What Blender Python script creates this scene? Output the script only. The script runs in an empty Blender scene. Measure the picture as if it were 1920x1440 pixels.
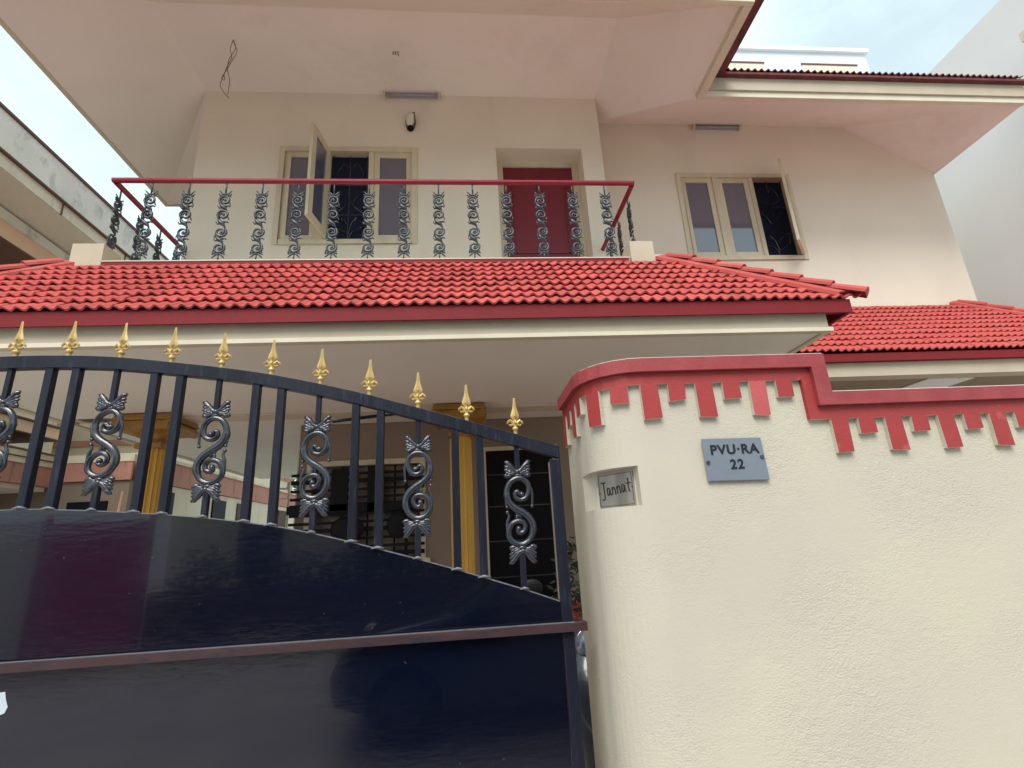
import bpy, bmesh, math, random
from mathutils import Vector, Matrix
random.seed(7)
S = bpy.context.scene
R = math.radians
PI = math.pi
GZ = -1.5            # ground level: heights are measured from the eye

# ------------------------------------------------------------------ camera
cd = bpy.data.cameras.new("camera")
cam = bpy.data.objects.new("camera", cd)
S.collection.objects.link(cam)
yaw, pitch, roll = R(5.35), R(16.77), R(-3.23)
fv = Vector((math.sin(yaw) * math.cos(pitch), math.cos(yaw) * math.cos(pitch), math.sin(pitch)))
rv = Vector((math.cos(yaw), -math.sin(yaw), 0))
uv = rv.cross(fv)
r2 = rv * math.cos(roll) + uv * math.sin(roll)
u2 = -rv * math.sin(roll) + uv * math.cos(roll)
cam.matrix_world = Matrix((r2, u2, -fv)).transposed().to_4x4()
cd.sensor_fit = 'HORIZONTAL'
cd.sensor_width = 36
cd.lens = 36 * 965 / 1920
cd.clip_start = 0.05
cd.clip_end = 600
S.camera = cam

# ------------------------------------------------------------------ sky, sun, exposure
SUN_EL, SUN_AZ = R(52), R(196)      # azimuth clockwise from +Y
w = bpy.data.worlds.new("World")
S.world = w
w.use_nodes = True
nt = w.node_tree
for n in list(nt.nodes):
    nt.nodes.remove(n)
N = nt.nodes.new
sky = N('ShaderNodeTexSky')
sky.sky_type = 'NISHITA'
sky.sun_disc = False
sky.sun_elevation = SUN_EL
sky.sun_rotation = SUN_AZ
sky.dust_density = 2.0
tc = N('ShaderNodeTexCoord')
mp = N('ShaderNodeMapping'); mp.inputs['Scale'].default_value = (1, 1, 2.2)
no = N('ShaderNodeTexNoise'); no.inputs['Scale'].default_value = 2.4; no.inputs['Detail'].default_value = 7
no.inputs['Roughness'].default_value = .55
cr = N('ShaderNodeValToRGB')
cr.color_ramp.elements[0].position = .38; cr.color_ramp.elements[0].color = (.66, .66, .66, 1)
cr.color_ramp.elements[1].position = .62; cr.color_ramp.elements[1].color = (.97, .97, .97, 1)
mx = N('ShaderNodeMixRGB'); mx.inputs['Color2'].default_value = (7.5, 9.2, 9.6, 1)
bg = N('ShaderNodeBackground'); bg.inputs['Strength'].default_value = .1
ou = N('ShaderNodeOutputWorld')
nt.links.new(tc.outputs['Generated'], mp.inputs['Vector'])
nt.links.new(mp.outputs['Vector'], no.inputs['Vector'])
nt.links.new(no.outputs['Fac'], cr.inputs['Fac'])
nt.links.new(cr.outputs['Color'], mx.inputs['Fac'])
nt.links.new(sky.outputs['Color'], mx.inputs['Color1'])
nt.links.new(mx.outputs['Color'], bg.inputs['Color'])
nt.links.new(bg.outputs['Background'], ou.inputs['Surface'])
sl = bpy.data.lights.new("sun", 'SUN')
sl.energy = 2.6
sl.angle = R(34)
sl.color = (1, .96, .9)
sun = bpy.data.objects.new("sun", sl)
S.collection.objects.link(sun)
sd = Vector((math.sin(SUN_AZ) * math.cos(SUN_EL), math.cos(SUN_AZ) * math.cos(SUN_EL), math.sin(SUN_EL)))
sun.rotation_euler = sd.to_track_quat('Z', 'Y').to_euler()
S.view_settings.view_transform = 'Standard'
S.view_settings.look = 'None'
S.view_settings.exposure = 0.42
S.view_settings.gamma = 1
S.view_settings.use_curve_mapping = False
S.cycles.max_bounces = 10
S.cycles.diffuse_bounces = 6

# ------------------------------------------------------------------ materials
MATS = {}
def mat(name, col, rough=.8, var=.0, vscale=3., bump=0., bscale=40., metal=0., stretch=(1, 1, 1), spec=.5, col2=None,
        v_lo=.35, v_hi=.65, bdist=.01, detail=6, coat=0., streak=None, fine=None, rvar=0.):
    """Principled paint / plaster / metal with a noise-mixed second colour and noise relief."""
    m = bpy.data.materials.new(name)
    m.use_nodes = True
    t = m.node_tree
    p = t.nodes['Principled BSDF']
    L = t.links.new
    p.inputs['Roughness'].default_value = rough
    p.inputs['Metallic'].default_value = metal
    p.inputs['Specular IOR Level'].default_value = spec
    p.inputs['Coat Weight'].default_value = coat
    p.inputs['Base Color'].default_value = (*col, 1)
    tcn = t.nodes.new('ShaderNodeTexCoord')
    mpn = t.nodes.new('ShaderNodeMapping')
    mpn.inputs['Scale'].default_value = stretch
    L(tcn.outputs['Object'], mpn.inputs['Vector'])
    last = None
    if var or col2:
        c2 = col2 or tuple(c * (1 - var) for c in col)
        nn = t.nodes.new('ShaderNodeTexNoise')
        nn.inputs['Scale'].default_value = vscale
        nn.inputs['Detail'].default_value = detail
        L(mpn.outputs['Vector'], nn.inputs['Vector'])
        rr = t.nodes.new('ShaderNodeMapRange')
        rr.inputs['From Min'].default_value = v_lo
        rr.inputs['From Max'].default_value = v_hi
        L(nn.outputs['Fac'], rr.inputs['Value'])
        mm = t.nodes.new('ShaderNodeMixRGB')
        mm.inputs['Color1'].default_value = (*col, 1)
        mm.inputs['Color2'].default_value = (*c2, 1)
        L(rr.outputs['Result'], mm.inputs['Fac'])
        last = mm.outputs['Color']
    if streak:      # (colour, scale vector, lo, hi): dirt runs and stains
        sc_, svec, lo, hi = streak
        m2 = t.nodes.new('ShaderNodeMapping'); m2.inputs['Scale'].default_value = svec
        L(tcn.outputs['Object'], m2.inputs['Vector'])
        n2 = t.nodes.new('ShaderNodeTexNoise'); n2.inputs['Scale'].default_value = 1; n2.inputs['Detail'].default_value = 8
        n2.inputs['Roughness'].default_value = .65
        L(m2.outputs['Vector'], n2.inputs['Vector'])
        r2_ = t.nodes.new('ShaderNodeMapRange'); r2_.inputs['From Min'].default_value = lo; r2_.inputs['From Max'].default_value = hi
        L(n2.outputs['Fac'], r2_.inputs['Value'])
        m3 = t.nodes.new('ShaderNodeMixRGB'); m3.inputs['Color2'].default_value = (*sc_, 1)
        if last is not None: L(last, m3.inputs['Color1'])
        else: m3.inputs['Color1'].default_value = (*col, 1)
        L(r2_.outputs['Result'], m3.inputs['Fac'])
        last = m3.outputs['Color']
    if last is not None:
        L(last, p.inputs['Base Color'])
    if bump:
        nb = t.nodes.new('ShaderNodeTexNoise')
        nb.inputs['Scale'].default_value = bscale
        nb.inputs['Detail'].default_value = 5
        L(mpn.outputs['Vector'], nb.inputs['Vector'])
        h = nb.outputs['Fac']
        if fine:        # a coarser second octave: trowel waves
            nf = t.nodes.new('ShaderNodeTexNoise'); nf.inputs['Scale'].default_value = fine[0]; nf.inputs['Detail'].default_value = 3
            L(mpn.outputs['Vector'], nf.inputs['Vector'])
            ma = t.nodes.new('ShaderNodeMath'); ma.operation = 'MULTIPLY_ADD'; ma.inputs[1].default_value = fine[1]
            L(nf.outputs['Fac'], ma.inputs[0]); L(h, ma.inputs[2]); h = ma.outputs[0]
        bb = t.nodes.new('ShaderNodeBump')
        bb.inputs['Strength'].default_value = bump
        bb.inputs['Distance'].default_value = bdist
        L(h, bb.inputs['Height'])
        L(bb.outputs['Normal'], p.inputs['Normal'])
        if rvar:
            rm = t.nodes.new('ShaderNodeMapRange'); rm.inputs['To Min'].default_value = rough - rvar; rm.inputs['To Max'].default_value = rough + rvar
            L(nb.outputs['Fac'], rm.inputs['Value']); L(rm.outputs['Result'], p.inputs['Roughness'])
    MATS[name] = m
    return m

M_wall = mat('cream_house_wall', (.78, .705, .585), .85, .06, 1.3, .15, 60, streak=((.62, .54, .44), (1.4, 1.4, .3), .56, .9))
M_soffit = mat('cream_soffit', (.86, .80, .74), .88, .05, .9, .1, 50, streak=((.68, .61, .55), (.8, .8, .8), .55, .9))
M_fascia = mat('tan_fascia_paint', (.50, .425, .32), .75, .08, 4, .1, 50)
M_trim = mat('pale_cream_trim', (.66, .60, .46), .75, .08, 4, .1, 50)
M_frame = mat('cream_joinery', (.66, .58, .42), .5, .12, 9, .15, 30, stretch=(1, 1, .2))
M_cwall = mat('rough_cream_plaster', (.56, .527, .405), .85, .06, 2.2, .55, 190, stretch=(.7, 1, 1), bdist=.0036, fine=(45, .8),
              col2=(.53, .475, .395), streak=((.43, .39, .33), (1.3, 1.3, .35), .56, .8))
def patchy_bump(m_, sc_, lo, hi, smin, smax):
    """relief strong in some patches and nearly trowelled smooth in others"""
    t = m_.node_tree
    b = [n for n in t.nodes if n.type == 'BUMP'][0]
    tc_ = t.nodes.new('ShaderNodeTexCoord')
    n_ = t.nodes.new('ShaderNodeTexNoise'); n_.inputs['Scale'].default_value = sc_; n_.inputs['Detail'].default_value = 4
    r_ = t.nodes.new('ShaderNodeMapRange'); r_.inputs['From Min'].default_value = lo; r_.inputs['From Max'].default_value = hi
    r_.inputs['To Min'].default_value = smin; r_.inputs['To Max'].default_value = smax
    t.links.new(tc_.outputs['Object'], n_.inputs['Vector']); t.links.new(n_.outputs['Fac'], r_.inputs['Value'])
    t.links.new(r_.outputs['Result'], b.inputs['Strength'])
patchy_bump(M_cwall, 3.2, .38, .66, .16, .8)
M_redcope = mat('red_coping_paint', (.34, .05, .055), .6, .12, 14, .35, 90, bdist=.003, col2=(.28, .035, .04), streak=((.20, .045, .05), (6, 6, 9), .56, .8))
M_redband = mat('red_band_paint', (.36, .035, .035), .6, .1, 12, .35, 90, bdist=.003, streak=((.5, .12, .11), (9, 9, 9), .62, .75))
M_redpale = mat('faded_red_paint', (.50, .09, .09), .6, .1, 12, .35, 90, bdist=.003)
M_tile = mat('red_roof_tile', (.48, .095, .085), .85, .18, 5, .15, 60, bdist=.004, spec=.25, col2=(.46, .085, .078), streak=((.58, .20, .18), (3, 3, 3), .58, .8))
def vary_by_object(m_, amt):
    """each tile is its own firing: a little lighter or darker than the next"""
    t = m_.node_tree
    p = t.nodes['Principled BSDF']
    src = p.inputs['Base Color'].links[0].from_socket
    oi = t.nodes.new('ShaderNodeObjectInfo')
    hs = t.nodes.new('ShaderNodeHueSaturation')
    mr = t.nodes.new('ShaderNodeMapRange'); mr.inputs['To Min'].default_value = 1 - amt; mr.inputs['To Max'].default_value = 1 + amt
    t.links.new(oi.outputs['Random'], mr.inputs['Value']); t.links.new(mr.outputs['Result'], hs.inputs['Value'])
    t.links.new(src, hs.inputs['Color']); t.links.new(hs.outputs['Color'], p.inputs['Base Color'])
vary_by_object(M_tile, .15)
M_tiledk = mat('red_fascia_paint', (.20, .013, .018), .6, .1, 5, .1, 40, spec=.25)
M_tileold = mat('old_roof_tile', (.16, .035, .035), .8, .4, 8, .3, 40)
M_rail = mat('red_handrail', (.25, .010, .03), .35, .1, 8, .05, 40)
M_gate = mat('black_gate_gloss', (.0015, .0032, .012), .13, 0, 3, .30, 60, stretch=(.35, 1, 1.4), spec=.5, bdist=.001,
             col2=(.003, .004, .010), streak=((.10, .10, .11), (70, 70, 70), .70, .73), rvar=.08, coat=.5, fine=(2.4, 7))
M_bar = mat('black_bar_paint', (.008, .010, .018), .33, 0, 3, .7, 34, stretch=(1, 1, .22), spec=.26, bdist=.004, col2=(.016, .018, .03), streak=((.035, .04, .058), (75, 75, 9), .55, .76), rvar=.1)
M_orn = mat('cast_iron_paint', (.018, .022, .034), .22, 0, 3, .25, 90, spec=.9, bdist=.002, col2=(.02, .024, .036))
M_balu = mat('cast_iron_grey', (.018, .025, .034), .36, 0, 3, .2, 60, spec=.6, col2=(.05, .062, .072))
M_weld = mat('weld_bead', (.17, .18, .21), .45, .3, 60, .3, 100)
M_rust = mat('primer_brown_rail', (.06, .028, .03), .38, .3, 18, .3, 40, stretch=(.3, 1, 1), streak=((.02, .02, .03), (6, 30, 30), .52, .62))
M_gold = mat('gold_paint', (.60, .42, .15), .4, .2, 30, .3, 120, metal=.25, bdist=.002, col2=(.48, .32, .11))
M_column = mat('gold_column_paint', (.66, .39, .06), .45, .1, 3, .1, 30, stretch=(1, 1, .2), col2=(.58, .33, .05))
M_capital = mat('brown_gold_capital', (.40, .20, .035), .45, .3, 12, .2, 40)
M_door = mat('maroon_door', (.20, .014, .030), .42, .2, 3, .1, 30, stretch=(1, 1, .15))
M_doordk = mat('dark_brown_door', (.006, .005, .006), .5, .3, 3, .1, 30, stretch=(1, 1, .15), spec=.15)
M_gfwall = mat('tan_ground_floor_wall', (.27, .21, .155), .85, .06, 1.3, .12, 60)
M_dark = mat('dark_interior', (.012, .012, .018), .9, spec=.1)
M_black = mat('black_grille', (.006, .006, .007), .55, spec=.2)
M_plate = mat('blue_grey_plate', (.215, .245, .29), .38, .06, 9, .06, 50, metal=.2)
M_text = mat('black_lettering', (.006, .006, .012), .5)
M_steel = mat('brushed_steel', (.62, .56, .49), .3, .2, 2, .1, 60, metal=.85, stretch=(8, 8, .6), col2=(.36, .32, .28))
M_etch = mat('etched_dark', (.03, .022, .018), .6)
M_screw = mat('screw_metal', (.10, .10, .10), .4, .3, 90, metal=.6)
M_tube = mat('grey_tube_fitting', (.34, .34, .38), .4)
M_lampg = mat('lamp_glass', (.72, .68, .6), .2)
M_wire = mat('grey_brown_wire', (.16, .125, .10), .7)
M_nwhite = mat('pale_grey_neighbour_wall', (.80, .79, .77), .9, .05, .6, .08, 30)
M_nconc = mat('weathered_concrete', (.86, .84, .74), .9, .12, 1.2, .3, 18, streak=((.20, .21, .21), (3.5, 2.6, 1.6), .53, .80))
M_nsoff = mat('neighbour_soffit', (.86, .77, .65), .9, .15, .8, .1, 20)
M_peach = mat('peach_paint', (.88, .60, .41), .85, .1, 2, .1, 30)
M_pink = mat('pink_weathered_band', (.56, .27, .20), .85, .15, 2, .2, 30, streak=((.16, .10, .09), (5, 5, .9), .56, .7))
M_ncream = mat('neighbour_cream', (.78, .71, .54), .85, .1, 1.5, .1, 30, streak=((.45, .38, .27), (2, 2.5, .8), .56, .8))
M_line = mat('brown_moulding_line', (.14, .07, .05), .8)
M_ground = mat('paved_yard', (.58, .54, .49), .9, .2, 2, .3, 25)
M_road = mat('concrete_road', (.50, .44, .45), .85, .25, 1.5, .3, 40)
M_far = mat('white_far_building', (.66, .70, .80), .9, .05, 1)
M_beige = mat('beige_far_panel', (.72, .62, .50), .9)
M_leaf = mat('leaf_green', (.035, .085, .015), .6, .4, 4, col2=(.07, .14, .02))
M_bark = mat('bark', (.12, .085, .06), .9, .4, 9, .5, 20)
M_pot = mat('terracotta_pot', (.30, .11, .06), .8, .2, 8)
M_pipe = mat('white_pipe', (.75, .75, .73), .4)
M_scoot = mat('dark_grey_scooter', (.025, .03, .035), .25, coat=.5)
M_rubber = mat('rubber', (.015, .015, .015), .8)
M_chrome = mat('chrome', (.7, .7, .7), .15, metal=1.)
M_redstep = mat('red_oxide_step', (.30, .035, .04), .35, .15, 3)
M_lat = mat('dark_laterite', (.07, .04, .04), .9, .4, 4, .4, 20)
M_ogate = mat('maroon_sheet', (.62, .04, .17), .5, .2, 3)
M_sticker = mat('pale_blue_sticker', (.55, .62, .70), .6, .1, 20)

def glass_mat():
    m = bpy.data.materials.new('tinted_window_glass')
    m.use_nodes = True
    p = m.node_tree.nodes['Principled BSDF']
    p.inputs['Base Color'].default_value = (.095, .105, .155, 1)
    p.inputs['Roughness'].default_value = .03
    p.inputs['Specular IOR Level'].default_value = .9
    p.inputs['IOR'].default_value = 1.75
    return m
M_glass = glass_mat()
M_room = mat('navy_dark_room', (.016, .020, .05), .8, spec=.2)
M_dleaf = mat('dark_foliage', (.010, .018, .008), .6, .4, 4)
M_reflpane = mat('painted_reflection_glass', (.42, .34, .27), .2, .5, 5, .2, 20, col2=(.16, .13, .11))  # reflection of a tan wall painted into the pane colour

# ------------------------------------------------------------------ helpers
COL = S.collection
def tag(o, label=None, cat=None, group=None, kind=None):
    if label: o['label'] = label
    if cat: o['category'] = cat
    if group: o['group'] = group
    if kind: o['kind'] = kind
    return o
def thing(name, loc, label, cat, group=None):
    o = bpy.data.objects.new(name, None)
    COL.objects.link(o)
    o.location = loc
    o.empty_display_size = .1
    return tag(o, label, cat, group)
ORG = {}
def org(o):
    v = Vector((0, 0, 0))
    while o is not None:
        v += Vector(o.location)
        o = o.parent
    return v
class MB:
    """collects faces in world coordinates; build() links them as ONE mesh object"""
    def __init__(s): s.v = []; s.f = []
    def add(s, vs, fs):
        k = len(s.v); s.v += [tuple(x) for x in vs]; s.f += [tuple(i + k for i in f) for f in fs]; return s
    def box(s, x0, x1, y0, y1, z0, z1):
        return s.add([(x, y, z) for z in (z0, z1) for x, y in ((x0, y0), (x1, y0), (x1, y1), (x0, y1))],
                     [(3, 2, 1, 0), (4, 5, 6, 7), (0, 1, 5, 4), (1, 2, 6, 5), (2, 3, 7, 6), (3, 0, 4, 7)])
    def quad(s, *p): return s.add(p, [tuple(range(len(p)))])
    def prism(s, poly, z0, z1):
        n = len(poly)
        vs = [(x, y, z0) for x, y in poly] + [(x, y, z1) for x, y in poly]
        return s.add(vs, [tuple(range(n - 1, -1, -1)), tuple(range(n, 2 * n))] + [(i, (i + 1) % n, n + (i + 1) % n, n + i) for i in range(n)])
    def prismY(s, poly, y0, y1):        # poly in x,z (counter-clockwise seen from -Y)
        n = len(poly)
        vs = [(x, y0, z) for x, z in poly] + [(x, y1, z) for x, z in poly]
        return s.add(vs, [tuple(range(n)), tuple(range(2 * n - 1, n - 1, -1))] + [(i, n + i, n + (i + 1) % n, (i + 1) % n) for i in range(n)])
    def prismX(s, poly, x0, x1):        # poly in y,z
        n = len(poly)
        vs = [(x0, y, z) for y, z in poly] + [(x1, y, z) for y, z in poly]
        return s.add(vs, [tuple(range(n)), tuple(range(2 * n - 1, n - 1, -1))] + [(i, n + i, n + (i + 1) % n, (i + 1) % n) for i in range(n)])
    def tube(s, pts, rad, n=8, flat=1., cap=True, up=None):
        pts = [Vector(p) for p in pts]
        if not isinstance(rad, (list, tuple)): rad = [rad] * len(pts)
        rings = []
        prev = None
        for i, p in enumerate(pts):
            d = (pts[min(i + 1, len(pts) - 1)] - pts[max(i - 1, 0)])
            if d.length < 1e-9: d = Vector((0, 0, 1))
            d.normalize()
            if up is not None:
                b = Vector(up)
                a = d.cross(b)
                if a.length < 1e-6: a = d.orthogonal()
                a.normalize()
                b = a.cross(d).normalized() if False else Vector(up)
            else:
                if prev is None: a = d.orthogonal().normalized()
                else:
                    a = prev - d * prev.dot(d)
                    a = a.normalized() if a.length > 1e-6 else d.orthogonal().normalized()
                b = d.cross(a)
            prev = a
            rings.append([p + a * (math.cos(2 * PI * k / n) * rad[i]) + b * (math.sin(2 * PI * k / n) * rad[i] * flat) for k in range(n)])
        vs = [q for r_ in rings for q in r_]
        fs = [(i * n + k, i * n + (k + 1) % n, (i + 1) * n + (k + 1) % n, (i + 1) * n + k) for i in range(len(pts) - 1) for k in range(n)]
        if cap: fs += [tuple(range(n - 1, -1, -1)), tuple(range((len(pts) - 1) * n, len(pts) * n))]
        return s.add(vs, fs)
    def ball(s, c, r, n=8, m=6, sc=(1, 1, 1)):
        vs = []; fs = []
        for j in range(m + 1):
            th = PI * j / m
            for k in range(n):
                ph = 2 * PI * k / n
                vs.append((c[0] + r * sc[0] * math.sin(th) * math.cos(ph), c[1] + r * sc[1] * math.sin(th) * math.sin(ph), c[2] + r * sc[2] * math.cos(th)))
        for j in range(m):
            for k in range(n):
                fs.append((j * n + k, (j + 1) * n + k, (j + 1) * n + (k + 1) % n, j * n + (k + 1) % n))
        return s.add(vs, fs)
    def lathe(s, c, prof, n=16, ph0=0.):
        vs = []; fs = []
        for (r_, z) in prof:
            for k in range(n):
                a = 2 * PI * k / n + ph0
                vs.append((c[0] + r_ * math.cos(a), c[1] + r_ * math.sin(a), c[2] + z))
        for j in range(len(prof) - 1):
            for k in range(n):
                fs.append((j * n + k, j * n + (k + 1) % n, (j + 1) * n + (k + 1) % n, (j + 1) * n + k))
        return s.add(vs, fs)
    def build(s, name, m, parent=None, smooth=False, kind=None, bevel=0.):
        off = org(parent) if parent else Vector((0, 0, 0))
        me = bpy.data.meshes.new(name)
        me.from_pydata([(x - off[0], y - off[1], z - off[2]) for x, y, z in s.v], [], s.f)
        me.materials.append(m)
        bm = bmesh.new(); bm.from_mesh(me)
        bmesh.ops.remove_doubles(bm, verts=bm.verts, dist=1e-5)
        bmesh.ops.recalc_face_normals(bm, faces=bm.faces)
        if bevel:
            es = [e for e in bm.edges if len(e.link_faces) == 2 and e.calc_face_angle(0) > .6]
            bmesh.ops.bevel(bm, geom=es, offset=bevel, segments=2, affect='EDGES', profile=.6, clamp_overlap=True)
        if smooth:
            for f in bm.faces: f.smooth = True
        bm.to_mesh(me); bm.free()
        o = bpy.data.objects.new(name, me)
        COL.objects.link(o)
        if parent: o.parent = parent
        if kind: o['kind'] = kind
        return o
def inst(name, me, loc, parent=None, rot=None, scale=None):
    o = bpy.data.objects.new(name, me)
    COL.objects.link(o)
    if parent: o.parent = parent
    o.location = loc
    if rot: o.rotation_euler = rot
    if scale: o.scale = scale
    return o
def mesh_of(mb, name, m, smooth=False):
    o = mb.build(name, m, None, smooth)
    me = o.data
    bpy.data.objects.remove(o)
    return me
def smooth_path(pts, k=4):
    """Catmull-Rom through the points"""
    P = [Vector(p) for p in pts]
    P = [P[0] * 2 - P[1]] + P + [P[-1] * 2 - P[-2]]
    out = []
    for i in range(1, len(P) - 2):
        for j in range(k):
            t = j / k
            a, b, c, d = P[i - 1], P[i], P[i + 1], P[i + 2]
            out.append(.5 * ((2 * b) + (c - a) * t + (2 * a - 5 * b + 4 * c - d) * t * t + (3 * b - a - 3 * c + d) * t ** 3))
    out.append(P[-2])
    return out
def interp(tab, x):
    if x <= tab[0][0]: return tab[0][1]
    for (a, b), (c, d) in zip(tab, tab[1:]):
        if x <= c: return b + (d - b) * (x - a) / (c - a)
    return tab[-1][1]

# ------------------------------------------------------------------ ground
MB().box(-60, 60, -60, 80, GZ - .3, GZ - .02).build('ground', M_ground, kind='structure')
MB().box(-60, 60, -5.6, 1.2, GZ - .015, GZ + .0).build('road', M_road, kind='structure')
MB().box(-4.2, 3.4, 2.4, 7.6, GZ - .01, GZ + .08).build('paved_courtyard', M_ground, kind='structure')

# ------------------------------------------------------------------ the house
house = thing('house', (0, 5.65, GZ), 'cream two storey house with red tiled porch roof, balcony and deep overhanging eaves', 'house')
W1, W2 = 5.65, 6.10
ZC, ZE = 5.87, 5.02      # ceiling and eave heights of the top roof
def wall_with_holes(mb, x0, x1, z0, z1, y0, y1, holes):
    xs = sorted(set([x0, x1] + [h[0] for h in holes] + [h[1] for h in holes]))
    for a, b in zip(xs, xs[1:]):
        hs = sorted([h for h in holes if h[0] <= a + 1e-6 and h[1] >= b - 1e-6], key=lambda h: h[2])
        z = z0
        for h in hs:
            if h[2] > z: mb.box(a, b, y0, y1, z, h[2])
            z = h[3]
        if z < z1: mb.box(a, b, y0, y1, z, z1)
# first-floor walls
win1 = (-2.235, -.595, 3.60, 4.94)
door1 = (.492, 1.650, 2.60, 4.995)
win2 = (3.18, 4.83, 3.60, 4.94)
m = MB(); wall_with_holes(m, -3.3, 1.93, 2.4, 6.0, W1, W1 + .42, [win1, door1]); m.build('upper_wall', M_wall, house)
m = MB(); wall_with_holes(m, 1.93, 7.25, 2.4, 6.0, W2, W2 + .25, [win2]); m.build('upper_wall', M_wall, house)
m = MB(); m.box(-3.3, -3.05, W1 + .42, 11, 2.4, 6.0); m.box(7.0, 7.25, W2 + .25, 11, -1.4, 6.0)
m.box(-3.05, 7.0, 10.75, 11, 1.4, 6.0); m.box(-3.05, 7.0, W1 + 1.6, W1 + 1.7, 2.6, 5.8)
m.build('rear_wall', M_wall, house)
MB().box(-3.0, 6.9, W1 + .43, 11, 2.3, 2.6).build('floor_slab', M_wall, house)
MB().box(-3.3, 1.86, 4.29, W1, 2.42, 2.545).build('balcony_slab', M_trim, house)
# ceiling and sloped soffits of the top roof
T = .12
m = MB()
m.quad((-3.3, 4.48, ZC), (1.93, 4.48, ZC), (1.93, W1, ZC), (-3.3, W1, ZC))
m.quad((-4.35, 3.62, ZE), (2.98, 3.62, ZE), (1.93, 4.48, ZC), (-3.3, 4.48, ZC))
m.quad((-4.35, 3.62, ZE), (-3.3, 4.48, ZC), (-3.3, W1, ZC), (-4.35, 6.9, ZE))
m.quad((-4.35, 6.9, ZE), (-3.3, W1, ZC), (-3.3, 6.9, ZE + .1))
m.quad((2.98, 3.62, ZE), (2.98, 4.75, ZE), (1.93, W1, ZC), (1.93, 4.48, ZC))
m.quad((2.98, 4.75, ZE), (1.93, W2, ZC), (1.93, W1, ZC))
m.quad((2.98, 4.75, ZE), (7.28, 4.75, ZE), (5.95, W2, ZC), (1.93, W2, ZC))
m.quad((7.28, 4.75, ZE), (7.28, W2, ZE), (5.95, W2, ZC))
m.build('eave_soffit', M_soffit, house)
# roof shell above it
m = MB()
zt = ZE + .26
rg = 8.3
m.quad((-4.4, 3.55, zt), (3.24, 3.55, zt), (-.7, 7.3, rg), (-.75, 7.3, rg))
m.quad((-4.4, 3.55, zt), (-.75, 7.3, rg), (-.75, 11, rg), (-4.4, 11, zt))
m.quad((3.24, 3.55, zt), (3.24, 4.72, zt), (2.1, 6.4, 6.1), (-.7, 7.3, rg))
m.quad((3.24, 4.69, zt), (7.34, 4.69, zt), (5.2, 6.9, 7.0), (1.2, 6.9, 7.0))
m.quad((7.34, 4.69, zt), (7.34, 11, zt), (5.2, 10, 7.0), (5.2, 6.9, 7.0))
m.quad((1.2, 6.9, 7.0), (5.2, 6.9, 7.0), (5.2, 11, 7.0), (-.7, 11, 7.0))
m.build('top_roof', M_tileold, house)
# fascias: face board and a proud lower trim
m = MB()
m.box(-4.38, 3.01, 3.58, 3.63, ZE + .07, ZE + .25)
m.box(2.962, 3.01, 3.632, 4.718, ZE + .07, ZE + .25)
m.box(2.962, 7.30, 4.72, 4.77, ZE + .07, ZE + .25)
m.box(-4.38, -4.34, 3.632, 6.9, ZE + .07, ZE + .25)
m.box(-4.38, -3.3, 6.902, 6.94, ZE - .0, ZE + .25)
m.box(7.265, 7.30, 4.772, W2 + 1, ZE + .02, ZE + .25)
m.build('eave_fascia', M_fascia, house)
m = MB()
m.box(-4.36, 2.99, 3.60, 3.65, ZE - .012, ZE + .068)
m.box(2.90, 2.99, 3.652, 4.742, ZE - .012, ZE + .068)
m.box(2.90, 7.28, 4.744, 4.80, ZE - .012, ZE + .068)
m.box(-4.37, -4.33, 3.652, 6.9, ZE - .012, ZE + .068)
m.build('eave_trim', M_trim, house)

# wavy tile: two waves wide, laid on a slope
def tile_mesh(name, w_, l_, lift, amp, m_, seg=16, waves=2):
    """origin at the front lower centre; x across, y up the slope"""
    mb = MB()
    th = .014
    vs = []
    for i in range(seg + 1):
        x = -w_ / 2 + w_ * i / seg
        c = math.cos(2 * PI * waves * i / seg)
        z = amp * (2 * ((1 + c) / 2) ** 1.4 - 1)
        vs += [(x, 0, z + lift), (x, l_, z * .55), (x, 0, z + lift - th)]
    fs = []
    for i in range(seg):
        a = i * 3; b = a + 3
        fs += [(a, b, b + 1, a + 1), (a + 2, b + 2, b, a)]
    mb.add(vs, fs)
    o = mb.build(name, m_, None, False)
    for f in o.data.polygons: f.use_smooth = False
    me = o.data
    bpy.data.objects.remove(o)
    return me

def tiled_slope(part_parent, y_e, z_e, y_t, z_t, xl_e, xl_t, xr_e, xr_t, rows, pitch, budget, me, tilename='roof_tile'):
    """rows of tiles from the eave (y_e, z_e) up to the wall (y_t, z_t) between hip lines"""
    dy, dz = y_t - y_e, z_t - z_e
    Ls = math.hypot(dy, dz)
    ang = math.atan2(dz, dy)
    spots = []
    for r_ in range(rows):
        t = r_ / rows
        y = y_e + dy * t; z = z_e + dz * t
        tl = (r_ + .5) / rows
        xa = xl_e + (xl_t - xl_e) * tl; xb = xr_e + (xr_t - xr_e) * tl
        k0 = math.ceil((xa - .02) / pitch); k1 = math.floor((xb + .02) / pitch)
        for k in range(k0, k1 + 1):
            spots.append((k * pitch, y, z))
    spots.sort(key=lambda q: (q[0] / q[1] < -1.0) * 100 + math.hypot(q[0], q[1]))
    o0 = org(part_parent)
    rest = MB()
    base = [v.co.copy() for v in me.vertices]
    faces = [tuple(p.vertices) for p in me.polygons]
    ro = Matrix.Rotation(ang, 3, 'X')
    for i, (x, y, z) in enumerate(spots):
        jit = random.uniform(-.003, .003)
        if i < budget:
            inst(tilename, me, (x - o0[0], y - o0[1], z + jit - o0[2]), part_parent, (ang + random.uniform(-.012, .012), 0, random.uniform(-.006, .006)))
        else:
            rest.add([ro @ v + Vector((x, y, z + jit)) for v in base], faces)
    if rest.v:
        rest.build('roof_tile_courses', M_tile, part_parent, kind='stuff')
    return len(spots)

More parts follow.
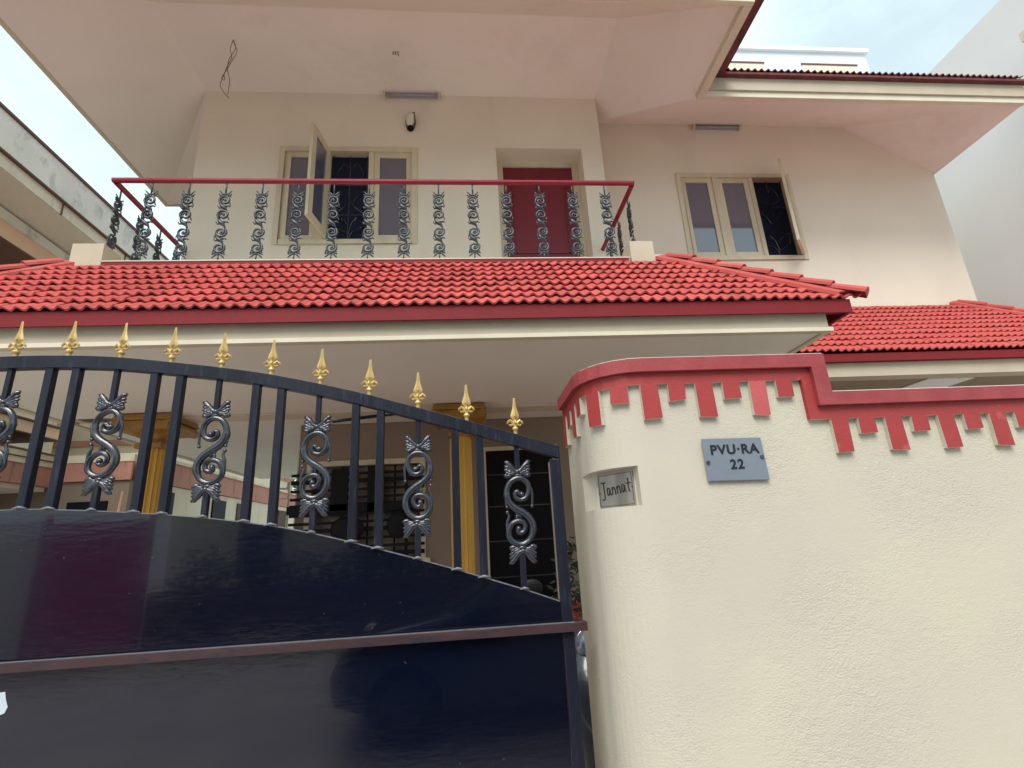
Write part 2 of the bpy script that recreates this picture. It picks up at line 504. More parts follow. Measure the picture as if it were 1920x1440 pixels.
# ---- porch roof
PY0, PZ0, PY1, PZ1 = 3.36, 1.612, 4.21, 2.45
porch = MB()
porch.quad((-4.38, PY0 + .03, PZ0 - .03), (2.96, PY0 + .03, PZ0 - .03), (2.0, PY1, PZ1 - .03), (-3.43, PY1, PZ1 - .03))
porch.quad((2.96, PY0 + .03, PZ0 - .03), (2.96, W2, PZ0 - .03), (2.0, W2, PZ1 - .03), (2.0, PY1, PZ1 - .03))
porch.quad((-4.38, PY0 + .03, PZ0 - .03), (-3.47, PY1, PZ1 - .03), (-3.47, W2, PZ1 - .03), (-4.38, W2, PZ0 - .03))
porch_roof = porch.build('porch_roof', M_tiledk, house)
L1 = math.hypot(PY1 - PY0, PZ1 - PZ0) / 8
TP = .172
tm1 = tile_mesh('roof_tile', TP, L1 * 1.04, .0235, .0120, M_tile)
nt1 = tiled_slope(porch_roof, PY0 - .02, PZ0, PY1, PZ1, -4.36, -3.42, 2.97, 2.02, 8, TP, 290, tm1)
# hip (ridge) tiles: half-round caps overlapping like steps
def hip_caps(parent, p0, p1, n, rad, name='ridge_tile', sgn=-1, up_z=.035, wid=.15):
    a_, b_ = Vector(p0), Vector(p1)
    sl = .93
    mb = MB()
    vs = []
    for q in (a_ + (b_ - a_) * .03, b_):
        vs += [tuple(q + Vector((sgn * wid, 0, -.012))), tuple(q + Vector((sgn * wid, 0, .022))), tuple(q + Vector((0, 0, up_z + .015))),
               tuple(q + Vector((0, wid, .022))), tuple(q + Vector((0, wid, -.012)))]
    mb.add(vs, [(0, 1, 6, 5), (1, 2, 7, 6), (2, 3, 8, 7), (3, 4, 9, 8), (0, 5, 9, 4), (4, 3, 2, 1, 0), (5, 6, 7, 8, 9)])
    mb.build('hip_bedding', M_tile, parent)
    p0 = Vector(p0); p1 = Vector(p1)
    d = (p1 - p0) / n
    dn = d.normalized()
    side = dn.cross(Vector((0, 0, 1))).normalized()
    up = side.cross(dn).normalized()
    for i in range(n):
        a = p0 + d * i + up * .018
        b = p0 + d * (i + 1.12) + up * .0
        mb = MB()
        K = 8
        vs = []
        for q, rr in ((a, rad * 1.1), (b, rad * .95)):
            for k in range(K + 1):
                t_ = -.25 + (PI + .5) * k / K
                vs.append(q + side * (math.cos(t_) * rr) + up * (math.sin(t_) * rr * .62))
        for k in range(K + 1):
            t_ = -.25 + (PI + .5) * k / K
            vs.append(a + side * (math.cos(t_) * rad * .9) + up * (math.sin(t_) * rad * .62 * .8))
        fs = [(k, k + 1, K + 2 + k, K + 1 + k) for k in range(K)] + [(2 * K + 2 + k, 2 * K + 3 + k, k + 1, k) for k in range(K)]
        if i == 0: fs.append(tuple(range(2 * K + 2, 3 * K + 3)))
        mb.add(vs, fs)
        mb.build(name, M_tile, parent, False)
hip_caps(porch_roof, (3.02, PY0 - .06, PZ0 + .0), (1.99, PY1 + .02, PZ1 + .045), 7, .072)
hip_caps(porch_roof, (-4.44, PY0 - .06, PZ0 + .0), (-3.47, PY1 + .02, PZ1 + .03), 7, .072, sgn=1)
# fascia, beam, ceiling of the porch
m = MB()
m.prismX([(3.352, 1.505), (3.37, 1.505), (3.39, 1.612), (3.352, 1.612)], -4.36, 2.93)
m.box(2.90, 2.93, 3.392, W2, 1.505, 1.612)
m.box(-4.36, -4.33, 3.392, W2, 1.505, 1.612)
m.box(-4.36, 2.93, 3.372, 3.45, 1.53, 1.60)
m.build('fascia_board', M_tiledk, house)
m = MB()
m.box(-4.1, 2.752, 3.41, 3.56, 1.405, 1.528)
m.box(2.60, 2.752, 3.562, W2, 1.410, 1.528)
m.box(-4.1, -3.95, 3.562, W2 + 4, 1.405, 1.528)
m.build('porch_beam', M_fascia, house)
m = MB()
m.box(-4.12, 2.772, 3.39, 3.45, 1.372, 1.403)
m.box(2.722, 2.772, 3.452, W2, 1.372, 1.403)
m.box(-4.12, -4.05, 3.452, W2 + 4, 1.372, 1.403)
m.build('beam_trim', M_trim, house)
M_pceil = mat('porch_ceiling_paint', (.80, .80, .70), .88, .06, 1.1, .1, 50)
MB().box(-4.04, 2.72, 3.452, 5.355, 1.385, 1.409).build('porch_ceiling', M_pceil, house)
MB().box(-4.04, 2.72, 5.605, 10.5, 1.39, 1.409).build('veranda_ceiling', M_pceil, house)
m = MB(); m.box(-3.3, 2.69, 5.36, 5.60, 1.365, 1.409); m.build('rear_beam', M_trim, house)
# red ledge above the tiles and pale end blocks
m = MB()
m.box(-3.10, 1.57, 4.215, 4.245, 2.455, 2.490)
m.box(-3.10, 1.57, 4.246, 4.32, 2.38, 2.488)
m.build('red_ledge', M_tiledk, house)
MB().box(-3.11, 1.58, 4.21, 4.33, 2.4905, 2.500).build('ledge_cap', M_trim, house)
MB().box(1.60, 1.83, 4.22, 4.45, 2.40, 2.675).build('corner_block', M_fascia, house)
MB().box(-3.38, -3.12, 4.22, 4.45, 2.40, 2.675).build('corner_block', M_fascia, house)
# small strip of upper tiles next to hip top
MB().box(1.615, 2.08, 4.25, W1, 2.42, 2.545).build('roof_top_ledge', M_trim, house)

# ---- lower side roof on the right
QY0, QZ0, QY1, QZ1 = 4.78, 1.69, 6.07, 2.80
side = MB()
side.quad((2.2, QY0 + .03, QZ0 - .03), (8.2, QY0 + .03, QZ0 - .03), (6.94, QY1, QZ1 - .02), (2.2, QY1, QZ1 - .02))
side.quad((8.2, QY0 + .03, QZ0 - .03), (8.2, 10, QZ0 - .03), (6.94, 10, QZ1 - .02), (6.94, QY1, QZ1 - .02))
side_roof = side.build('side_roof', M_tiledk, house)
L2 = math.hypot(QY1 - QY0, QZ1 - QZ0) / 10
tm2 = tile_mesh('roof_tile', TP, L2 * 1.04, .0235, .0120, M_tile, seg=16)
tiled_slope(side_roof, QY0 - .02, QZ0, QY1, QZ1, 2.95, 2.4, 8.2, 6.96, 10, TP, 0, tm2)
hip_caps(side_roof, (8.25, QY0 - .05, QZ0), (6.94, QY1 + .0, QZ1 + .03), 8, .072)
m = MB()
m.box(2.5, 8.15, 4.775, 4.83, 1.585, 1.67)
m.build('fascia_board', M_tiledk, house)
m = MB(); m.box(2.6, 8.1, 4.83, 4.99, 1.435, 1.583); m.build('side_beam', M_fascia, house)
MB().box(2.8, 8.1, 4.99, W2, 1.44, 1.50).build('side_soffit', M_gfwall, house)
MB().box(5.02, 5.58, 5.0, 5.48, 1.425, 1.438).build('bare_plaster_patch', M_nwhite, house)
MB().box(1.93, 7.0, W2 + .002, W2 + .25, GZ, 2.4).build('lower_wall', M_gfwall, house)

# ---- eave tile edges of the top roof (small wave tiles seen end on)
EP = .172
te = tile_mesh('eave_tile', EP, .30, .03, .013, M_tileold, seg=16)
x = 3.20
while x < 7.3:
    inst('eave_tile', te, (x - house.location[0], 4.66 - house.location[1], ZE + .285 - house.location[2]), house, (.6, 0, 0)); x += EP
y = 3.60
while y < 4.7:
    inst('eave_tile', te, (3.25 - house.location[0], y - house.location[1], ZE + .285 - house.location[2]), house, (.6, 0, PI / 2)); y += EP
m = MB(); m.box(3.02, 7.34, 4.66, 4.72, ZE + .251, ZE + .285); m.box(3.012, 3.24, 3.55, 4.658, ZE + .251, ZE + .285); m.build('tile_batten', M_tileold, house)

# ---- windows
def leaf_frame(mb, x0, x1, z0, z1, y, wd=.05, t=.035):
    mb.box(x0, x0 + wd, y, y + t, z0, z1); mb.box(x1 - wd, x1, y, y + t, z0, z1)
    mb.box(x0 + wd, x1 - wd, y, y + t, z0, z0 + wd); mb.box(x0 + wd, x1 - wd, y, y + t, z1 - wd, z1)
def window(hole, Y, leaves, open_leaf, opts):
    x0, x1, z0, z1 = hole
    w0 = MB()
    b = .05
    for (a, c, d, e) in ((x0 - b, x0 + .02, z0 - b, z1 + b), (x1 - .02, x1 + b, z0 - b, z1 + b)):
        w0.box(a, c, Y - .018, Y + .10, d, e)
    w0.box(x0 + .02, x1 - .02, Y - .018, Y + .10, z1 - .02, z1 + b)
    w0.box(x0 + .02, x1 - .02, Y - .018, Y + .10, z0 - b, z0 + .02)
    for q in (leaves[0][1], leaves[1][1]):
        w0.box(q[0], q[1], Y - .008, Y + .09, z0 + .02, z1 - .02)
    win = w0.build('window', M_frame, house, bevel=.004)
    for i, (lf, _) in enumerate(leaves):
        a, c = lf
        if i != open_leaf:
            mb = MB(); leaf_frame(mb, a, c, z0 + .02, z1 - .02, Y + .012, .072)
            mb.build('sash', M_frame, win, bevel=.003)
            MB().box(a + .068, c - .068, Y + .030, Y + .036, z0 + .088, z1 - .088).build('pane', M_glass, win)
        else:
            # iron grille: flat bars and scroll work behind the opening
            g = MB()
            for zz in (z0 + .42, z0 + .86):
                g.box(a + .01, c - .01, Y + .072, Y + .082, zz - .006, zz + .006)
            for xx in (a + .03, (a + c) / 2, c - .03):
                g.box(xx - .005, xx + .005, Y + .062, Y + .071, z0 + .03, z1 - .03)
            cx = (a + c) / 2; ww = (c - a) / 2 - .04
            for s_ in (-1, 1):
                g.tube(smooth_path([(cx, Y + .09, z0 + .05), (cx + s_ * ww * .2, Y + .09, z0 + .18), (cx + s_ * ww * .8, Y + .09, z0 + .26), (cx + s_ * ww * .95, Y + .09, z0 + .40)]), .006, 5)
                g.tube(smooth_path([(cx, Y + .09, z0 + .15), (cx + s_ * ww * .15, Y + .09, z0 + .3), (cx + s_ * ww * .45, Y + .09, z0 + .40), (cx + s_ * ww * .35, Y + .09, z0 + .34)]), .006, 5)
                g.tube(smooth_path([(cx + s_ * ww * .9, Y + .09, z0 + .45), (cx + s_ * ww * .2, Y + .09, z0 + .6), (cx + s_ * ww * .8, Y + .09, z0 + .8)]), .006, 5)
                g.tube(smooth_path([(cx, Y + .09, z0 + .9), (cx + s_ * ww * .8, Y + .09, z0 + 1.02), (cx + s_ * ww * .4, Y + .09, z0 + 1.2), (cx, Y + .09, z0 + 1.1)]), .006, 5)
            g.build('grille', M_scoot, win)
            l = c - a
            ang, hinge_x, sgn = opts
            mb = MB()
            leaf_frame(mb, 0, l, 0, z1 - z0 - .04, 0, .105, .035)
            gm = MB().box(.10, l - .10, .014, .020, .068, z1 - z0 - .04 - .068)
            for b_, nm, mt in ((mb, 'open_sash', M_frame), (gm, 'open_pane', M_glass)):
                vs = []
                for (px, py, pz) in b_.v:
                    qx = px * sgn
                    vs.append((hinge_x + qx * math.cos(ang) - py * math.sin(ang) * -1 * sgn, Y - .02 - px * math.sin(ang) + py * math.cos(ang) * .0 + (-py) * 0, z0 + .02 + pz))
                # proper rotation about the hinge
                vs = []
                for (px, py, pz) in b_.v:
                    dx, dy = px * sgn * math.cos(ang), -px * math.sin(ang)
                    nx, ny = sgn * math.sin(ang), math.cos(ang)
                    vs.append((hinge_x + dx - nx * py, Y - .02 + dy - ny * py, z0 + .02 + pz))
                b_.v = vs
                b_.build(nm, mt, win, bevel=.003 if nm == 'open_sash' else 0)
    MB().box(x0 + .0, x1 - .0, Y + .125, Y + .13, z0, z1).build('dark_room', M_room, win)
    return win
Y = W1
window(win1, Y, [((-2.215, -1.79), (-1.79, -1.655)), ((-1.655, -1.165), (-1.165, -1.10)), ((-1.10, -.615), None)], 1, (R(99), -1.645, 1))
Y = W2
window(win2, Y, [((3.20, 3.68), (3.68, 3.76)), ((3.76, 4.24), (4.24, 4.30)), ((4.30, 4.80), None)], 2, (R(49), 4.79, -1))

# ---- first-floor door, set back in its recess
d0, d1_, dz0, dz1 = door1
dr = MB()
YD = 5.94
dr.box(d0 + .002, d0 + .10, YD - .03, YD + .05, dz0, dz1 - .002)
dr.box(d1_ - .09, d1_ - .002, YD - .03, YD + .05, dz0, dz1 - .002)
dr.box(d0 + .10, d1_ - .09, YD - .03, YD + .05, dz1 - .06, dz1 - .002)
dframe = dr.build('door_frame', M_frame, house, bevel=.004)
dl = MB(); dl.box(d0 + .10, d1_ - .09, YD, YD + .045, dz0, dz1 - .06)
dleaf = dl.build('balcony_door', M_door, house)
m = MB()
xa, xb = d0 + .10, d1_ - .09
cx = (xa + xb) / 2
m.tube(smooth_path([(xa + .12, YD - .004, dz1 - .5), (xa + .14, YD - .004, dz1 - .30), (cx, YD - .004, dz1 - .14), (xb - .14, YD - .004, dz1 - .30), (xb - .12, YD - .004, dz1 - .5)]), .010, 6)
m.tube(smooth_path([(cx, YD - .004, dz1 - .18), (cx + .12, YD - .004, dz1 - .27), (cx + .2, YD - .004, dz1 - .36)]), .008, 6)
m.tube(smooth_path([(cx, YD - .004, dz1 - .18), (cx - .12, YD - .004, dz1 - .27), (cx - .2, YD - .004, dz1 - .36)]), .008, 6)
m.box(xa + .12, xa + .135, YD - .012, YD, dz0 + .98, dz1 - .5); m.box(xb - .135, xb - .12, YD - .012, YD, dz0 + .98, dz1 - .5)
for zz in (3.36, 3.42, 3.52, 3.58):
    m.box(xa + .10, xb - .10, YD - .012, YD, zz, zz + .015)
m.build('door_moulding', M_door, dleaf)
MB().box(d0 - .012, d1_ + .012, W1 - .008, W1 - .001, dz1, dz1 + .012).build('door_lintel_edge', M_trim, house)

# ---- porch columns
def column(cx, cy):
    h0, h1 = GZ + .08, 1.36
    mb = MB()
    n = 16
    prof = []
    pts = []
    for k in range(n * 8):
        a = 2 * PI * k / (n * 8)
        r_ = .115 - .016 * abs(math.sin(n * a * .5))
        pts.append((cx + r_ * math.cos(a), cy + r_ * math.sin(a)))
    mb.prism(pts, h0, h1 - .28)
    col = mb.build('column', M_column, house)
    c = MB()
    c.prism([(cx - .125, cy - .125), (cx + .125, cy - .125), (cx + .125, cy + .125), (cx - .125, cy + .125)], h1 - .30, h1 - .25)
    c.lathe((cx, cy, h1), [(.10, -.25), (.13, -.24), (.13, -.225), (.115, -.215), (.13, -.19), (.16, -.155), (.20, -.135), (0, -.135)], 20)
    for s_ in (-1, 1):
        c.tube([(cx + s_ * .235, cy - .27, h1 - .095), (cx + s_ * .235, cy + .27, h1 - .095)], .048, 14)
        c.tube([(cx + s_ * .235, cy - .278, h1 - .095), (cx + s_ * .235, cy - .262, h1 - .095)], .022, 10)
    c.box(cx - .235, cx + .235, cy - .25, cy + .25, h1 - .137, h1 - .05)
    c.box(cx - .275, cx + .275, cy - .275, cy + .275, h1 - .046, h1 - .018)
    c.box(cx - .265, cx + .265, cy - .265, cy + .265, h1 - .018, h1 + .010)
    c.build('capital', M_capital, col)
    return col
column(-.075, 5.30 + .14)
column(-3.16, 5.30 + .14)

# ---- ground floor behind the porch
GY = 6.0
gwin = (-1.78, -.52, -.14, .93)
gdoor = (.17, 1.02, GZ, 1.03)
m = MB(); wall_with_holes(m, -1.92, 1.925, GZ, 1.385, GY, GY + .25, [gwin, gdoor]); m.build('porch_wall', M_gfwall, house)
m = MB()
m.box(gdoor[0] - .02, gdoor[0] + .035, GY - .02, GY + .06, GZ + .08, 1.05)
m.box(gdoor[1] - .03, gdoor[1] + .03, GY - .02, GY + .06, GZ + .08, 1.05)
m.box(gdoor[0] + .035, gdoor[1] - .03, GY - .02, GY + .06, 1.005, 1.05)
m.build('front_door_frame', M_frame, house)
fd = MB().box(gdoor[0] + .035, gdoor[1] - .03, GY + .02, GY + .06, GZ + .08, 1.005).build('front_door', M_doordk, house)
m = MB()
for zz in (.72, .36, -.02, -.4): m.box(gdoor[0] + .05, gdoor[1] - .045, GY + .012, GY + .02, zz, zz + .012)
m.build('door_rail', M_balu, fd)
# ground-floor window with its black grille
gw = MB()
gx0, gx1, gz0, gz1 = gwin
gw.box(gx0 - .03, gx0 + .03, GY - .02, GY + .08, gz0, gz1 + .03); gw.box(gx1 - .03, gx1 + .03, GY - .02, GY + .08, gz0, gz1 + .03)
gw.box(gx0 + .03, gx1 - .03, GY - .02, GY + .08, gz1 - .03, gz1 + .03); gw.box(gx0 - .08, gx1 + .08, GY - .06, GY + .08, gz0 - .07, gz0)
gwo = gw.build('window', M_frame, house)
for i in range(4):
    a = gx0 + .03 + (gx1 - gx0 - .06) * i / 4
    MB().box(a + .01, a + (gx1 - gx0 - .06) / 4 - .01, GY + .11, GY + .115, gz0, gz1 - .03).build('pane', M_reflpane, gwo)
m = MB()
for i in range(11):
    zz = gz0 + .05 + i * .088
    m.box(gx0 - .18, gx1 + .02, GY - .06, GY - .04, zz, zz + (.03 if i % 3 else .045))
for xx in (-1.72, -1.42, -1.05, -.72):
    m.box(xx, xx + .035, GY - .038, GY - .022, gz0, gz1 - .05)
m.box(-1.52, -1.34, GY - .085, GY - .062, .40, .86); m.box(-1.12, -.94, GY - .085, GY - .062, .38, .88)
m.box(-1.98, -.56, GY - .085, GY - .062, .38, .47)
m.ball((-1.32, GY - .12, .20), .14, 12, 8, (1.3, .3, 1)); m.ball((-.78, GY - .12, .22), .12, 12, 8, (1, .3, 1.2))
m.build('window_grille', M_black, house)
MB().box(-1.85, -.45, GY + .252, GY + .258, -.3, 1.0).build('dark_room', M_dark, gwo)
MB().box(-1.92, -1.925 + .02, GY - .01, GY, GZ, 1.42).build('wall_corner_bead', M_trim, house)
MB().box(-3.9, 2.6, 4.3, GY, GZ + .08, GZ + .45).build('porch_plinth', M_redstep, house)

# ---- lights and loose wires under the eaves
def tube_light(x0, x1, y, z, label):
    t = thing('tube_light', ((x0 + x1) / 2, y, z), label, 'light', 'tube lights under the eaves')
    MB().box(x0, x1, y - .035, y - .002, z - .018, z + .03).build('fitting_base', M_tube, t, bevel=.004)
    MB().tube([(x0 + .02, y - .055, z - .012), (x1 - .02, y - .055, z - .012)], .014, 10).build('lamp_tube', M_tube, t, True)
    m_ = MB(); m_.box(x0 - .008, x0 + .02, y - .072, y - .001, z - .034, z + .034); m_.box(x1 - .02, x1 + .008, y - .072, y - .001, z - .034, z + .034)
    m_.build('end_cap', M_frame, t)
tube_light(-.985, -.24, W1, 5.825, 'grey tube light high on the wall between the window and the door')
tube_light(3.53, 4.26, W2, 5.80, 'grey tube light high on the wall above the right hand window')
lt = thing('bulkhead_lamp', (-.632, W1, 5.40), 'small oval bulkhead lamp on the wall above the open window', 'lamp')
m = MB(); m.ball((-.632, W1 - .012, 5.40), .074, 16, 10, (.95, .35, 1.98)); m.build('lamp_back', M_wire, lt, True)
m = MB(); m.ball((-.632, W1 - .035, 5.415), .064, 16, 10, (.93, .75, 1.95)); m.build('lamp_glass', M_lampg, lt, True)
m = MB(); m.ball((-.632, W1 - .03, 5.285), .05, 14, 8, (.95, .9, .75)); m.build('lamp_socket', M_doordk, lt, True)
m = MB(); m.tube(smooth_path([(-.60, W1 - .05, 5.52), (-.575, W1 - .065, 5.5), (-.572, W1 - .06, 5.35), (-.60, W1 - .06, 5.29)]), .006, 6)
m.build('lamp_guard', M_black, lt)
wr = thing('hanging_wires', (-2.64, 4.90, ZC), 'loose grey electric wires hanging from the ceiling left of the open window', 'wires')
yw = 4.905
m = MB()
m.tube(smooth_path([(-2.64, yw, ZC), (-2.60, yw, 5.74), (-2.655, yw, 5.58), (-2.66, yw, 5.42), (-2.62, yw, 5.25), (-2.62, yw, 5.05)]), .004, 5)
m.build('wire', M_wire, wr)
m = MB()
m.tube(smooth_path([(-2.64, yw, ZC), (-2.66, yw, 5.72), (-2.63, yw, 5.60), (-2.67, yw, 5.45), (-2.70, yw, 5.28), (-2.715, yw, 5.18), (-2.66, yw, 5.07), (-2.60, yw, 5.0)]), .004, 5)
m.build('wire', M_wire, wr)
m = MB()
m.tube(smooth_path([(-2.64, yw, ZC), (-2.62, yw + .01, 5.8), (-2.585, yw + .01, 5.7), (-2.63, yw + .01, 5.55), (-2.68, yw + .01, 5.4), (-2.72, yw + .01, 5.3), (-2.68, yw + .01, 5.27), (-2.69, yw + .01, 5.33)]), .004, 5)
m.build('wire', M_wire, wr)
fh = MB()
for dx in (-.03, .0, .03):
    fh.tube(smooth_path([(-.745 + dx, 5.0, ZC), (-.75 + dx, 5.0, ZC - .03), (-.74 + dx, 5.0, ZC - .05 - .02 * (dx > 0))]), .006, 5)
o = fh.build('fan_hook', M_wire, None); tag(o, 'tiny cluster of cut wire ends on the ceiling above the tube light', 'hook')

# ------------------------------------------------------------------ balcony railing
rail = thing('balcony_railing', (-.75, 4.4, 2.57), 'balcony railing of dark cast iron scroll balusters under a red handrail', 'railing')
def handrail(p0, p1):
    m_ = MB()
    p0 = Vector(p0); p1 = Vector(p1)
    m_.tube([p0, p1], [.026, .026], 14)
    return m_.build('handrail', M_rail, rail, False)
handrail((-3.29, 4.4, 3.475), (1.80, 4.4, 3.475))
handrail((-3.27, 4.42, 3.465), (-3.27, 5.66, 3.465))
handrail((1.785, 4.42, 3.465), (1.785, 5.66, 3.465))
def scroll_pts(cx, cz, r, turns, a0, sgn, n=16):
    out = []
    for i in range(n + 1):
        t = i / n
        a = a0 + sgn * turns * 2 * PI * t
        rr = r * (1 - .80 * t ** 1.7)
        out.append((cx + rr * math.cos(a), 0, cz + rr * math.sin(a)))
    return out
def baluster_mesh():
    m_ = MB()
    rt = .0062
    Hh = .79
    up = (0, 1, 0)
    # thin rods top and bottom
    m_.tube([(0, 0, .71), (0, 0, .85)], .008, 6)
    m_.tube([(0, 0, -.02), (0, 0, .05)], .008, 6)
    # crowns
    for (zb, s) in ((.70, 1), (.052, -1)):
        for sx in (-1, 1):
            m_.tube([(0, 0, zb), (sx * .02, 0, zb + s * .004), (sx * .036, 0, zb + s * .022), (sx * .056, 0, zb + s * .042)], [.009, .009, .008, .004], 6)
            m_.tube([(sx * .02, 0, zb), (sx * .042, 0, zb - s * .006), (sx * .056, 0, zb + s * .006)], [.007, .007, .007], 6)
            m_.tube([(sx * .02, 0, zb - s * .004), (sx * .04, 0, zb - s * .02), (sx * .052, 0, zb - s * .018)], [.007, .006, .007], 6)
    m_.ball((0, 0, .70), .014, 8, 6); m_.ball((0, 0, .052), .014, 8, 6)
    # chain of four curls joined by leafy knots
    zs = [.635, .475, .285, .115]
    for i, zc in enumerate(zs):
        sg = 1 if i in (0, 1) else -1
        r = .049
        a0 = PI * .95 if sg > 0 else -PI * .05
        m_.tube([(x, y, z) for x, y, z in scroll_pts(.0, zc, r, 1.55, PI * (1.3 if sg > 0 else .3), -1, 22)], [.0112] * 14 + [.009] * 9, 6)
        m_.ball((.004, 0, zc), .012, 8, 6)
        m_.tube([(.045 * sg, 0, zc - .02), (.052 * sg, 0, zc - .05), (.058 * sg, 0, zc - .052)], [.006, .006, .008], 5)
    for i, zc in enumerate((.555, .38, .20)):
        m_.tube(smooth_path([(-.04, 0, zc + .05), (-.02, 0, zc + .015), (.012, 0, zc - .01), (.03, 0, zc - .045)], 3), [.009, .013, .017, .02, .02, .02, .017, .013, .009, .008][:10], 6)
        m_.tube([(.0, 0, zc + .01), (.04, 0, zc + .02), (.055, 0, zc + .008)], [.012, .008, .006], 6)
        m_.tube([(.0, 0, zc), (-.045, 0, zc - .005), (-.055, 0, zc + .015)], [.012, .008, .006], 6)
    return mesh_of(m_, 'baluster', M_balu, True)
bme = baluster_mesh()
rl = org(rail)
x_ = -2.92
for i in range(14):
    inst('baluster', bme, (-2.925 + i * .3387 - rl[0], 4.4 - rl[1], 2.618 - rl[2]), rail, (0, 0, random.uniform(-.05, .05)), (1, 1, 1))
for yy in (4.50, 4.84, 5.17, 5.5):
    inst('baluster', bme, (-3.27 - rl[0], yy - rl[1], 2.618 - rl[2]), rail, (0, 0, PI / 2))
for yy in (4.60, 4.97, 5.33):
    inst('baluster', bme, (1.785 - rl[0], yy - rl[1], 2.618 - rl[2]), rail, (0, 0, -PI / 2))

# ------------------------------------------------------------------ compound wall with its red coping
cw = thing('compound_wall', (1.6, 1.9, GZ), 'cream rough plastered boundary wall with stepped red coping and hanging red blocks', 'wall')
CX, CY = .61, 1.86
def outline(r, yb, back=2.2, tap=.0):
    """plan path from the back of the gate side round the corner to the front; front plane at yb"""
    pts = [(CX - r + tap, back)]
    K = 12
    for k in range(K + 1):
        a = PI + (PI / 2) * k / K
        pts.append((CX + r * math.cos(a), CY + (CY - yb) * math.sin(a)))
    return pts
def side_wall_outline(): return outline(.175, 1.68)
XE = 5.2
m = MB()
base = outline(.175, 1.68)
poly_hi = base + [(1.26, 1.68), (1.26, 2.2)]
poly_all = base + [(XE, 1.68), (XE, 2.2)]
m.prism(poly_all, GZ, .40)
wall_lo = m.build('plastered_wall', M_cwall, cw)
# cut the name recess
cut = MB().prism([(.425, 2.0), (.462, 1.87), (.562, 1.722), (.566, 1.60), (.30, 1.60), (.30, 2.0)], .084, .213).build('cutter', M_cwall, None)
mod = wall_lo.modifiers.new('b', 'BOOLEAN'); mod.object = cut; mod.solver = 'EXACT'; mod.operation = 'DIFFERENCE'
bpy.context.view_layer.update()
dg = bpy.context.evaluated_depsgraph_get()
nm = bpy.data.meshes.new_from_object(wall_lo.evaluated_get(dg))
wall_lo.modifiers.clear(); wall_lo.data = nm
bpy.data.objects.remove(cut)
# upper part: slice the high section above it
MB().prism(poly_hi, .40, .54).build('plastered_wall_top', M_cwall, cw)
def wallpt(s, off):
    """point at arc length s (0 where the round corner meets the straight front), pushed out by off"""
    r = .175 + off
    L = .178 * PI / 2
    if s >= 0: return (CX + s, 1.68 - off), 0.
    if s > -L:
        a = 1.5 * PI - (-s / L) * PI / 2
        return (CX + r * math.cos(a), CY + (CY - 1.68 + off) * math.sin(a)), a - 1.5 * PI
    return (CX - r, CY + (-s - L)), -PI / 2
def band(mb, s0, s1, offi, offo, z0, z1, step=.03):
    n = max(1, int(abs(s1 - s0) / step)) if s0 < 0 else 1
    ss = [s0 + (s1 - s0) * i / n for i in range(n + 1)]
    if s0 < 0 < s1:
        ss = [s0 + (0 - s0) * i / 14 for i in range(15)] + [s1]
    vs = []
    for s_ in ss:
        (xi, yi), _ = wallpt(s_, offi); (xo, yo), _ = wallpt(s_, offo)
        vs += [(xi, yi, z0), (xo, yo, z0), (xo, yo, z1), (xi, yi, z1)]
    n = len(ss)
    fs = [(0, 1, 2, 3), tuple(4 * (n - 1) + q for q in (3, 2, 1, 0))]
    for i in range(n - 1):
        a = 4 * i; b = a + 4
        fs += [(a, b, b + 1, a + 1), (a + 1, b + 1, b + 2, a + 2), (a + 2, b + 2, b + 3, a + 3), (a + 3, b + 3, b, a)]
    mb.add(vs, fs)
# raised section: coping
m = MB()
band(m, -.60, 1.10 - CX, -.05, .034, .531, .579)
m.prismY([(1.10, .531), (1.226, .531), (1.226, .390), (XE, .390), (XE, .437), (1.282, .437), (1.282, .579), (1.10, .579)], 1.646, 1.75)
m.prism([(.60, 1.751), (1.282, 1.751), (1.282, 2.22), (.44, 2.22), (.44, 1.9)], .5405, .5785)
m.box(1.2825, XE, 1.751, 2.22, .390, .436)
coping = m.build('coping', M_redcope, cw)
m = MB()
band(m, -.58, 1.279 - CX, -.045, .029, .5792, .5822)
m.box(1.2845, XE, 1.650, 2.2, .4372, .4400)
m.build('coping_top_skim', M_nwhite, cw)
m = MB()
band(m, -.60, 1.10 - CX, -.02, .016, .489, .530)
m.prismY([(1.10, .489), (1.190, .489), (1.190, .343), (XE, .343), (XE, .3895), (1.2255, .3895), (1.2255, .530), (1.10, .530)], 1.664, 1.70)
rb = m.build('red_band', M_redband, cw)
rb.data.materials.append(M_cwall)
for p_ in rb.data.polygons:
    if p_.normal.z < -.7: p_.material_index = 1
def tooth(s, zt_, zb_, wd=.060, mt=M_redband):
    (x, y), a = wallpt(s, .0)
    mb = MB()
    wb = wd * random.uniform(.93, 1.05); tl = random.uniform(-.003, .003)
    h = wd / 2
    def P(u, o, z):
        return (x + u * math.cos(a) + o * math.sin(a), y + u * math.sin(a) - o * math.cos(a), z)
    dz = random.uniform(-.003, .003)
    vs = [P(-h + tl, -.01, zb_ + dz), P(h + tl, -.01, zb_ - dz), P(h, -.01, zt_), P(-h, -.01, zt_),
          P(-wb / 2 + tl, .0165, zb_ + dz), P(wb / 2 + tl, .0165, zb_ - dz), P(h, .0165, zt_), P(-h, .0165, zt_)]
    mb.add(vs, [(0, 1, 2, 3), (4, 5, 6, 7), (0, 1, 5, 4), (1, 2, 6, 5), (2, 3, 7, 6), (3, 0, 4, 7)])
    o_ = mb.build('coping_block', mt, cw)
    o_.data.materials.append(M_cwall)
    n_ = Vector((math.sin(a), -math.cos(a), 0))
    for p_ in o_.data.polygons:
        if abs(p_.normal.dot(n_)) < .7: p_.material_index = 1
    return o_
